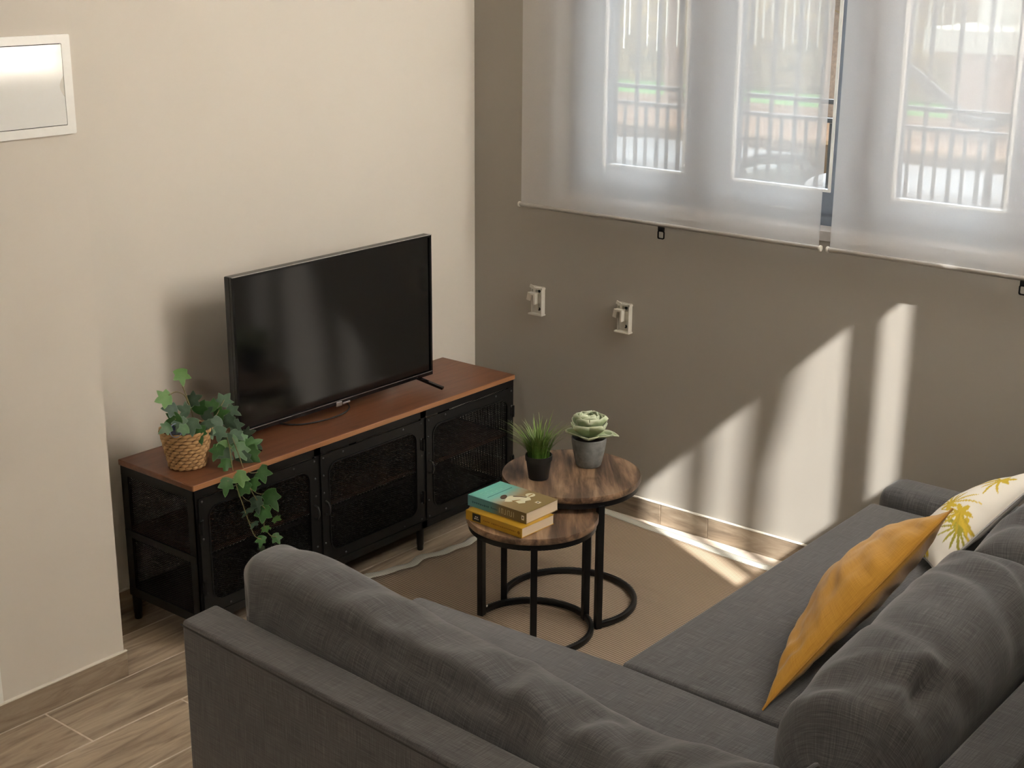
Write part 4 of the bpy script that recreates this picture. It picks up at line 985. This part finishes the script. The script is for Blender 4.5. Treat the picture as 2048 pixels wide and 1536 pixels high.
def fbm(v, s, oct=3):
    t = 0; a = 1
    for k in range(oct): t += a*noise.noise(v*s); s *= 2.1; a *= .5
    return t
def loaf(name, label, path, half, zb, ztop, e0, e1, wr, seed, group='loose back cushions of the sofa', n=150, m=72, sq=.72, lean=0.0, skew=0.0):
    """long stuffed cushion: path(s)->(point xy, across xy); half thickness, bottom, top(s); e0/e1 end rounding lengths"""
    root = tag(empty(name, (path(.5)[0].x, path(.5)[0].y, zb)), label, 'cushion', group); off = Vector(root.location)
    P, uv = [], []
    L = (path(1)[0]-path(0)[0]).length
    for i in range(n+1):
        # denser sampling at the ends
        s = .5-.5*math.cos(math.pi*i/n); s = .6*s+.4*i/n
        c, ac = path(s); d = s*L; k = 1.0
        if d < e0: k = math.sqrt(max(0, 1-(1-d/e0)**2))
        if L-d < e1: k = min(k, math.sqrt(max(0, 1-(1-(L-d)/e1)**2)))
        k = max(k, .02); kz = .35+.65*k if (L-d) >= e1 or True else k
        zt = ztop(s); zc = (zb+zt)/2; b = (zt-zb)/2; row, ru = [], []
        for j in range(m):
            t = 2*math.pi*j/m; ct, st = math.cos(t), math.sin(t)
            a_ = half*k*math.copysign(abs(ct)**sq, ct); z_ = b*(k**.55)*math.copysign(abs(st)**(sq*.95), st)
            # slimmer towards the top
            a_ *= 1-.16*max(0, st)
            p_ = Vector((c.x, c.y, zc))+Vector((ac.x, ac.y, 0))*(a_+lean*z_)+Vector((0, 0, z_))
            if skew and ct < 0: p_ = p_+(path(1)[0]-path(0)[0]).normalized()*skew*(-ct)**1.5*math.exp(-(d/.16)**2)
            row.append(p_); ru.append((s*L, j/m*2*(half+b)*1.6))
        P.append(row); uv.append(ru)
    # folds: displace along the radial direction
    for i in range(n+1):
        s = uv[i][0][0]/L; c, ac = path(s); zc = (zb+ztop(s))/2
        for j in range(m):
            p_ = P[i][j]; rad = p_-Vector((c.x, c.y, zc)); rl = max(rad.length, 1e-4)
            P[i][j] = p_+rad/rl*wr(s, 2*math.pi*j/m, p_)-off
    me = grid_mesh(name, P, uv, True, True)
    # close the wrap seam in uv and cap the ends
    bm = bmesh.new(); bm.from_mesh(me); bm.verts.ensure_lookup_table(); bm.faces.new([bm.verts[k] for k in range(m)]); bm.faces.new([bm.verts[n*m+k] for k in range(m)][::-1])
    bmesh.ops.recalc_face_normals(bm, faces=bm.faces); uvl = bm.loops.layers.uv.active; mxv = uv[0][-1][1]
    for f in bm.faces:
        vsv = [lp[uvl].uv.y for lp in f.loops]
        if max(vsv)-min(vsv) > mxv*.5:
            for lp in f.loops:
                if lp[uvl].uv.y < mxv*.5: lp[uvl].uv.y += mxv*m/(m-1)
    bm.to_mesh(me); bm.free(); me.shade_smooth()
    body = link('cushion_cover', me, M['sofa'], root)
    return root, P
def interp(T, s):
    for (a, va), (b, vb) in zip(T, T[1:]):
        if s <= b:
            t = (s-a)/(b-a); t = t*t*(3-2*t); return va+(vb-va)*t
    return T[-1][1]
# near cushion, along the chaise back
def pathA(s):
    y_ = -1.212+(-2.665+1.212)*s; x = -2.365-.0600*(-1.27-y_)+.128
    return Vector((x, y_, 0)), Vector((1, -.05, 0)).normalized()
topA = [(0, .715), (.06, .755), (.15, .768), (.28, .758), (.5, .738), (.62, .722), (.72, .702), (.79, .700), (.88, .724), (1, .742)]
def wrA(s, t, p_):
    # t: 0 room side, 90 top, 180 back-panel side
    td = math.degrees(t); up = math.exp(-((td-115)/55)**2)
    d = .006*fbm(Vector((p_.x*2, p_.y*1.6, p_.z*3)), 2.2)
    # long crease under the top edge on the viewer's side, sinking towards the far end
    cl = 140-28*(s-.3)
    cr = math.exp(-((td-cl)/9)**2)*math.exp(-((s-.45)/.28)**2); d -= .011*cr
    ridge = math.exp(-((td-(cl-22))/12)**2)*math.exp(-((s-.5)/.25)**2); d += .008*ridge
    # cross folds around the pinched waist
    for s0, sl, w_, amp in ((.60, .0010, .022, -.012), (.655, .0016, .026, .013), (.70, -.0008, .020, -.012), (.76, .0012, .03, .009), (.83, .0022, .022, -.009), (.50, -.0014, .03, .006), (.40, .0018, .022, -.005), (.30, -.001, .03, .004), (.90, -.0015, .02, .006)):
        q_ = s-s0-sl*(td-110); d += amp*math.exp(-(q_/w_)**2)*up
    d += .0035*up*math.sin(60*(s+.0012*td)+3*noise.noise(p_*6))*(.4+abs(noise.noise(p_*5)))
    return d
cA, PA = loaf('back_cushion', 'long grey back cushion lying along the chaise back in front', pathA, .132, .440, lambda s: interp(topA, s), .085, .055, wrA, 1, skew=.13)
# seam with a small corner ear at the near end of that cushion
e = [Vector((-2.30, -2.668, .745)), Vector((-2.262, -2.682, .752)), Vector((-2.215, -2.676, .735)), Vector((-2.205, -2.672, .690)), Vector((-2.20, -2.666, .60))]
G().tube([v-Vector(cA.location) for v in smooth_path(e)], .004, 8).put('end_seam', M['sofa'], cA, True)
# two cushions along the long back
def pathB(x0, x1, y_, dy=0):
    def f(s): return Vector((x0+(x1-x0)*s, y_+dy*(s-.5), 0)), Vector((0, 1, 0))
    return f
def wrB(seed):
    def f(s, t, p_):
        td = math.degrees(t); up = math.exp(-((td-95)/60)**2)
        d = .007*fbm(Vector((p_.x*1.6, p_.y*2.5, p_.z*2.5))+Vector((seed, 0, 0)), 2.4)
        for k, (s0, sl, w_, amp) in enumerate(((.22, .0016, .035, -.010), (.30, .0016, .03, .008), (.55, -.0012, .05, .006), (.78, -.0018, .04, -.009), (.86, -.0018, .03, .010))):
            q_ = s-s0-sl*(td-90); d += amp*math.exp(-(q_/w_)**2)*up
        d += .0042*up*math.sin(44*s+.05*td+4*noise.noise(p_*4))
        # fold that runs away from the upper rim
        d -= .018*math.exp(-((td-118)/8)**2)*math.exp(-((s-.26)/.07)**2)
        d += .014*math.exp(-((td-104)/9)**2)*math.exp(-((s-.27)/.09)**2)
        return d
    return f
topB = [(0, .64), (.15, .705), (.4, .74), (.7, .755), (.9, .755), (1, .72)]
cB, PB = loaf('back_cushion', 'large grey back cushion directly behind the mustard cushion', pathB(-2.03, -1.13, -2.585, .03), .160, .440, lambda s: interp(topB, s), .14, .07, wrB(3), 2, lean=-.10)
cC, PC = loaf('back_cushion', 'grey back cushion behind the printed white cushion, cut off at the right', pathB(-1.135, -.35, -2.605), .15, .440, lambda s: interp([(0, .74), (.3, .785), (.7, .78), (1, .72)], s), .06, .09, wrB(9), 3, lean=-.10)

# ------------------------------------------------------------------ scatter cushions
def pillow(name, label, A, B, C_, D, T_, mat, edge_mat, seed, pinch=.045, n=72, paint=None, wr=.008, edge_r=.0025, sag=0.0):
    """A-B is the edge turned to the viewer, D-C the far edge"""
    A, B, C_, D = map(Vector, (A, B, C_, D)); root = tag(empty(name, (A+B+C_+D)/4), label, 'cushion', 'scatter cushions on the sofa'); off = Vector(root.location)
    nz = ((B-A).cross(D-A)+(C_-B).cross(D-C_)*-1 if False else (B-A).cross(D-A)).normalized()
    if nz.z < 0: nz = -nz
    LU, LV_ = (B-A).length, (D-A).length
    def surf(u, v):
        uu = .5+(u-.5)*(1-2*pinch*math.sin(math.pi*v)**.8); vv = .5+(v-.5)*(1-2*pinch*math.sin(math.pi*u)**.8)
        return (A*(1-uu)+B*uu)*(1-vv)+(D*(1-uu)+C_*uu)*vv
    idx = {}; vs = []; uvs = []; side = []
    def add(i, j, s):
        edge = i in (0, n) or j in (0, n); key = (i, j, 0 if edge else s)
        if key in idx: return idx[key]
        u, v = i/n, j/n; h = T_*(max(0, math.sin(math.pi*u)*math.sin(math.pi*v)))**.52
        env = min(1, 6*min(u, 1-u, v, 1-v)+.0)
        q_ = Vector((u*LU, v*LV_, seed)); wv_ = fbm(q_, 4.5, 3)*wr*env
        # gathers running in from the seam
        g_ = math.exp(-min(v, 1-v)/.16)*math.sin(u*LU*75+5*noise.noise(q_*6))*(.5+noise.noise(q_*3+Vector((7, 1, 0)))) + math.exp(-min(u, 1-u)/.16)*math.sin(v*LV_*75+5*noise.noise(q_*6))*(.5+noise.noise(q_*3+Vector((2, 8, 0))))
        wv_ += .0045*g_*min(1, 10*min(u, 1-u, v, 1-v))*(wr/.008)
        p_ = surf(u, v)+nz*s*(h+wv_)*(1 if s > 0 else .62)+Vector((0, 0, -sag*math.sin(math.pi*u)))
        idx[key] = len(vs); vs.append(p_-off); uvs.append((u, v)); side.append(0 if edge else s); return idx[key]
    fs = []
    for s in (1, -1):
        for i in range(n):
            for j in range(n):
                f = [add(i, j, s), add(i+1, j, s), add(i+1, j+1, s), add(i, j+1, s)]
                fs.append(f if s > 0 else f[::-1])
    me = pyd('cover', vs, fs, True); L = me.uv_layers.new(name='UVMap')
    for lp in me.loops: u, v = uvs[lp.vertex_index]; L.data[lp.index].uv = (u*LU, v*LV_)
    bm = bmesh.new(); bm.from_mesh(me); bmesh.ops.recalc_face_normals(bm, faces=bm.faces); bm.to_mesh(me); bm.free(); me.shade_smooth()
    if paint:
        cols = paint(np.array(uvs)*np.array([[LU, LV_]]), np.array(side)); ca = me.color_attributes.new('print', 'FLOAT_COLOR', 'POINT')
        ca.data.foreach_set('color', np.c_[cols, np.ones(len(cols))].astype(np.float32).ravel())
    link('cover', me, mat, root)
    loop = [vs[idx[(i, 0, 0)]] for i in range(n)]+[vs[idx[(n, j, 0)]] for j in range(n)]+[vs[idx[(i, n, 0)]] for i in range(n, 0, -1)]+[vs[idx[(0, j, 0)]] for j in range(n, 0, -1)]
    G().tube(loop, edge_r, 6, True).put('piping', edge_mat, root, True)
    return root
pillow('scatter_cushion', 'plain mustard yellow cushion leaning on the sofa back', at(1525, 1420, 2, .452), at(1905, 1018, 2, .80), at(1858, 1045, 2, .60), at(1606, 1245, 2, .475), .088, M['mustard'], M['mustard_edge'], 4, .05, wr=.016)
def palm_print(uv, side):
    n = len(uv); base = np.tile(np.array([[.80, .77, .70]]), (n, 1))
    yl = np.array([.60, .44, .05]); ol = np.array([.40, .36, .05]); gy = np.array([.52, .51, .48])
    def frond(cx, cy, ang, L, bend, w, col):
        t = np.linspace(0, 1, 40); dx, dy = math.cos(ang), math.sin(ang); px, py = -dy, dx
        X = cx+dx*L*t+px*bend*L*t*t; Y = cy+dy*L*t+py*bend*L*t*t; wd = w*np.sin(np.pi*np.clip(t*.95+.04, 0, 1))**.7+.0006
        d = np.hypot(uv[:, 0:1]-X[None], uv[:, 1:2]-Y[None])-wd[None]
        base[d.min(1) < 0] = col
    pr = random.Random(4)
    palms = [(.02, .10, 70, yl), (.15, .030, 172, ol), (.185, .055, 168, yl), (.20, .115, 25, yl), (.34, .15, 60, yl), (.09, .19, 90, yl), (.38, .06, 120, yl)]
    palms_far = [(.10, .10, 20, ol), (.20, .12, 100, ol), (.27, .10, 60, yl), (.33, .20, 170, yl), (.17, .27, 10, yl), (.30, .33, 190, yl), (.08, .36, 40, yl), (.40, .10, 120, yl), (.42, .36, 200, yl), (.10, .22, 80, yl)]
    for cx, cy, a0, col in palms:
        for k in range(9):
            frond(cx, cy, R2(a0+(k-4)*17+pr.uniform(-5, 5)), pr.uniform(.065, .10), (k-4)*.07, .0030, col*pr.uniform(.85, 1.15))
        for k in range(3): frond(cx, cy, R2(a0+180+(k-1)*55), .035, .1*(k-1), .008, yl*1.05)
    for k in range(10): frond(pr.uniform(0, .5), pr.uniform(0, .5), pr.uniform(0, 6), .10, .3, .0014, gy)
    base[side < 0] = [.78, .75, .69]
    return base
pillow('scatter_cushion', 'white cushion printed with yellow palm leaves at the right', at(1872, 1148, 2, .47), at(2108, 935, 2, .69), at(1978, 985, 2, .52), at(1802, 1092, 2, .455), .078, M['print'], M['piping'], 9, .04, n=110, paint=palm_print, wr=.007, edge_r=.003)

# ------------------------------------------------------------------ unseen fill lamp added on the hall ceiling to lift the dark sofa back
cl = tag(empty('added_fill_lamp', (-5.0, -3.3, 2.70)), 'unseen round fill lamp added on the hall ceiling', 'lamp')
G().lathe([(0, 0), (.25, 0), (.26, -.02), (.24, -.03), (0, -.03)], 40).put('rim', M['white_plastic'], cl, True)
dm = MB('fill_lamp_diffuser'); em = dm.n('ShaderNodeEmission'); dm.l(dm.ramp(dm.noise(dm.coord(), 4, 1), [(.4, (1, .9, .78, 1)), (.6, (1, .91, .79, 1))]), em.inputs[0]); em.inputs[1].default_value = 4.0; dm.l(em.outputs[0], dm.out.inputs[0])
G().lathe([(0, -.042), (.15, -.040), (.225, -.031)], 40).put('diffuser', dm.m, cl, True)
ld = bpy.data.lights.new('added_fill_light', 'AREA'); ld.shape = 'DISK'; ld.size = .45; ld.energy = 32; ld.color = (1.0, .91, .80)
lo = bpy.data.objects.new('added_fill_light', ld); COL.objects.link(lo); lo.parent = cl; lo.location = (0, 0, -.05)
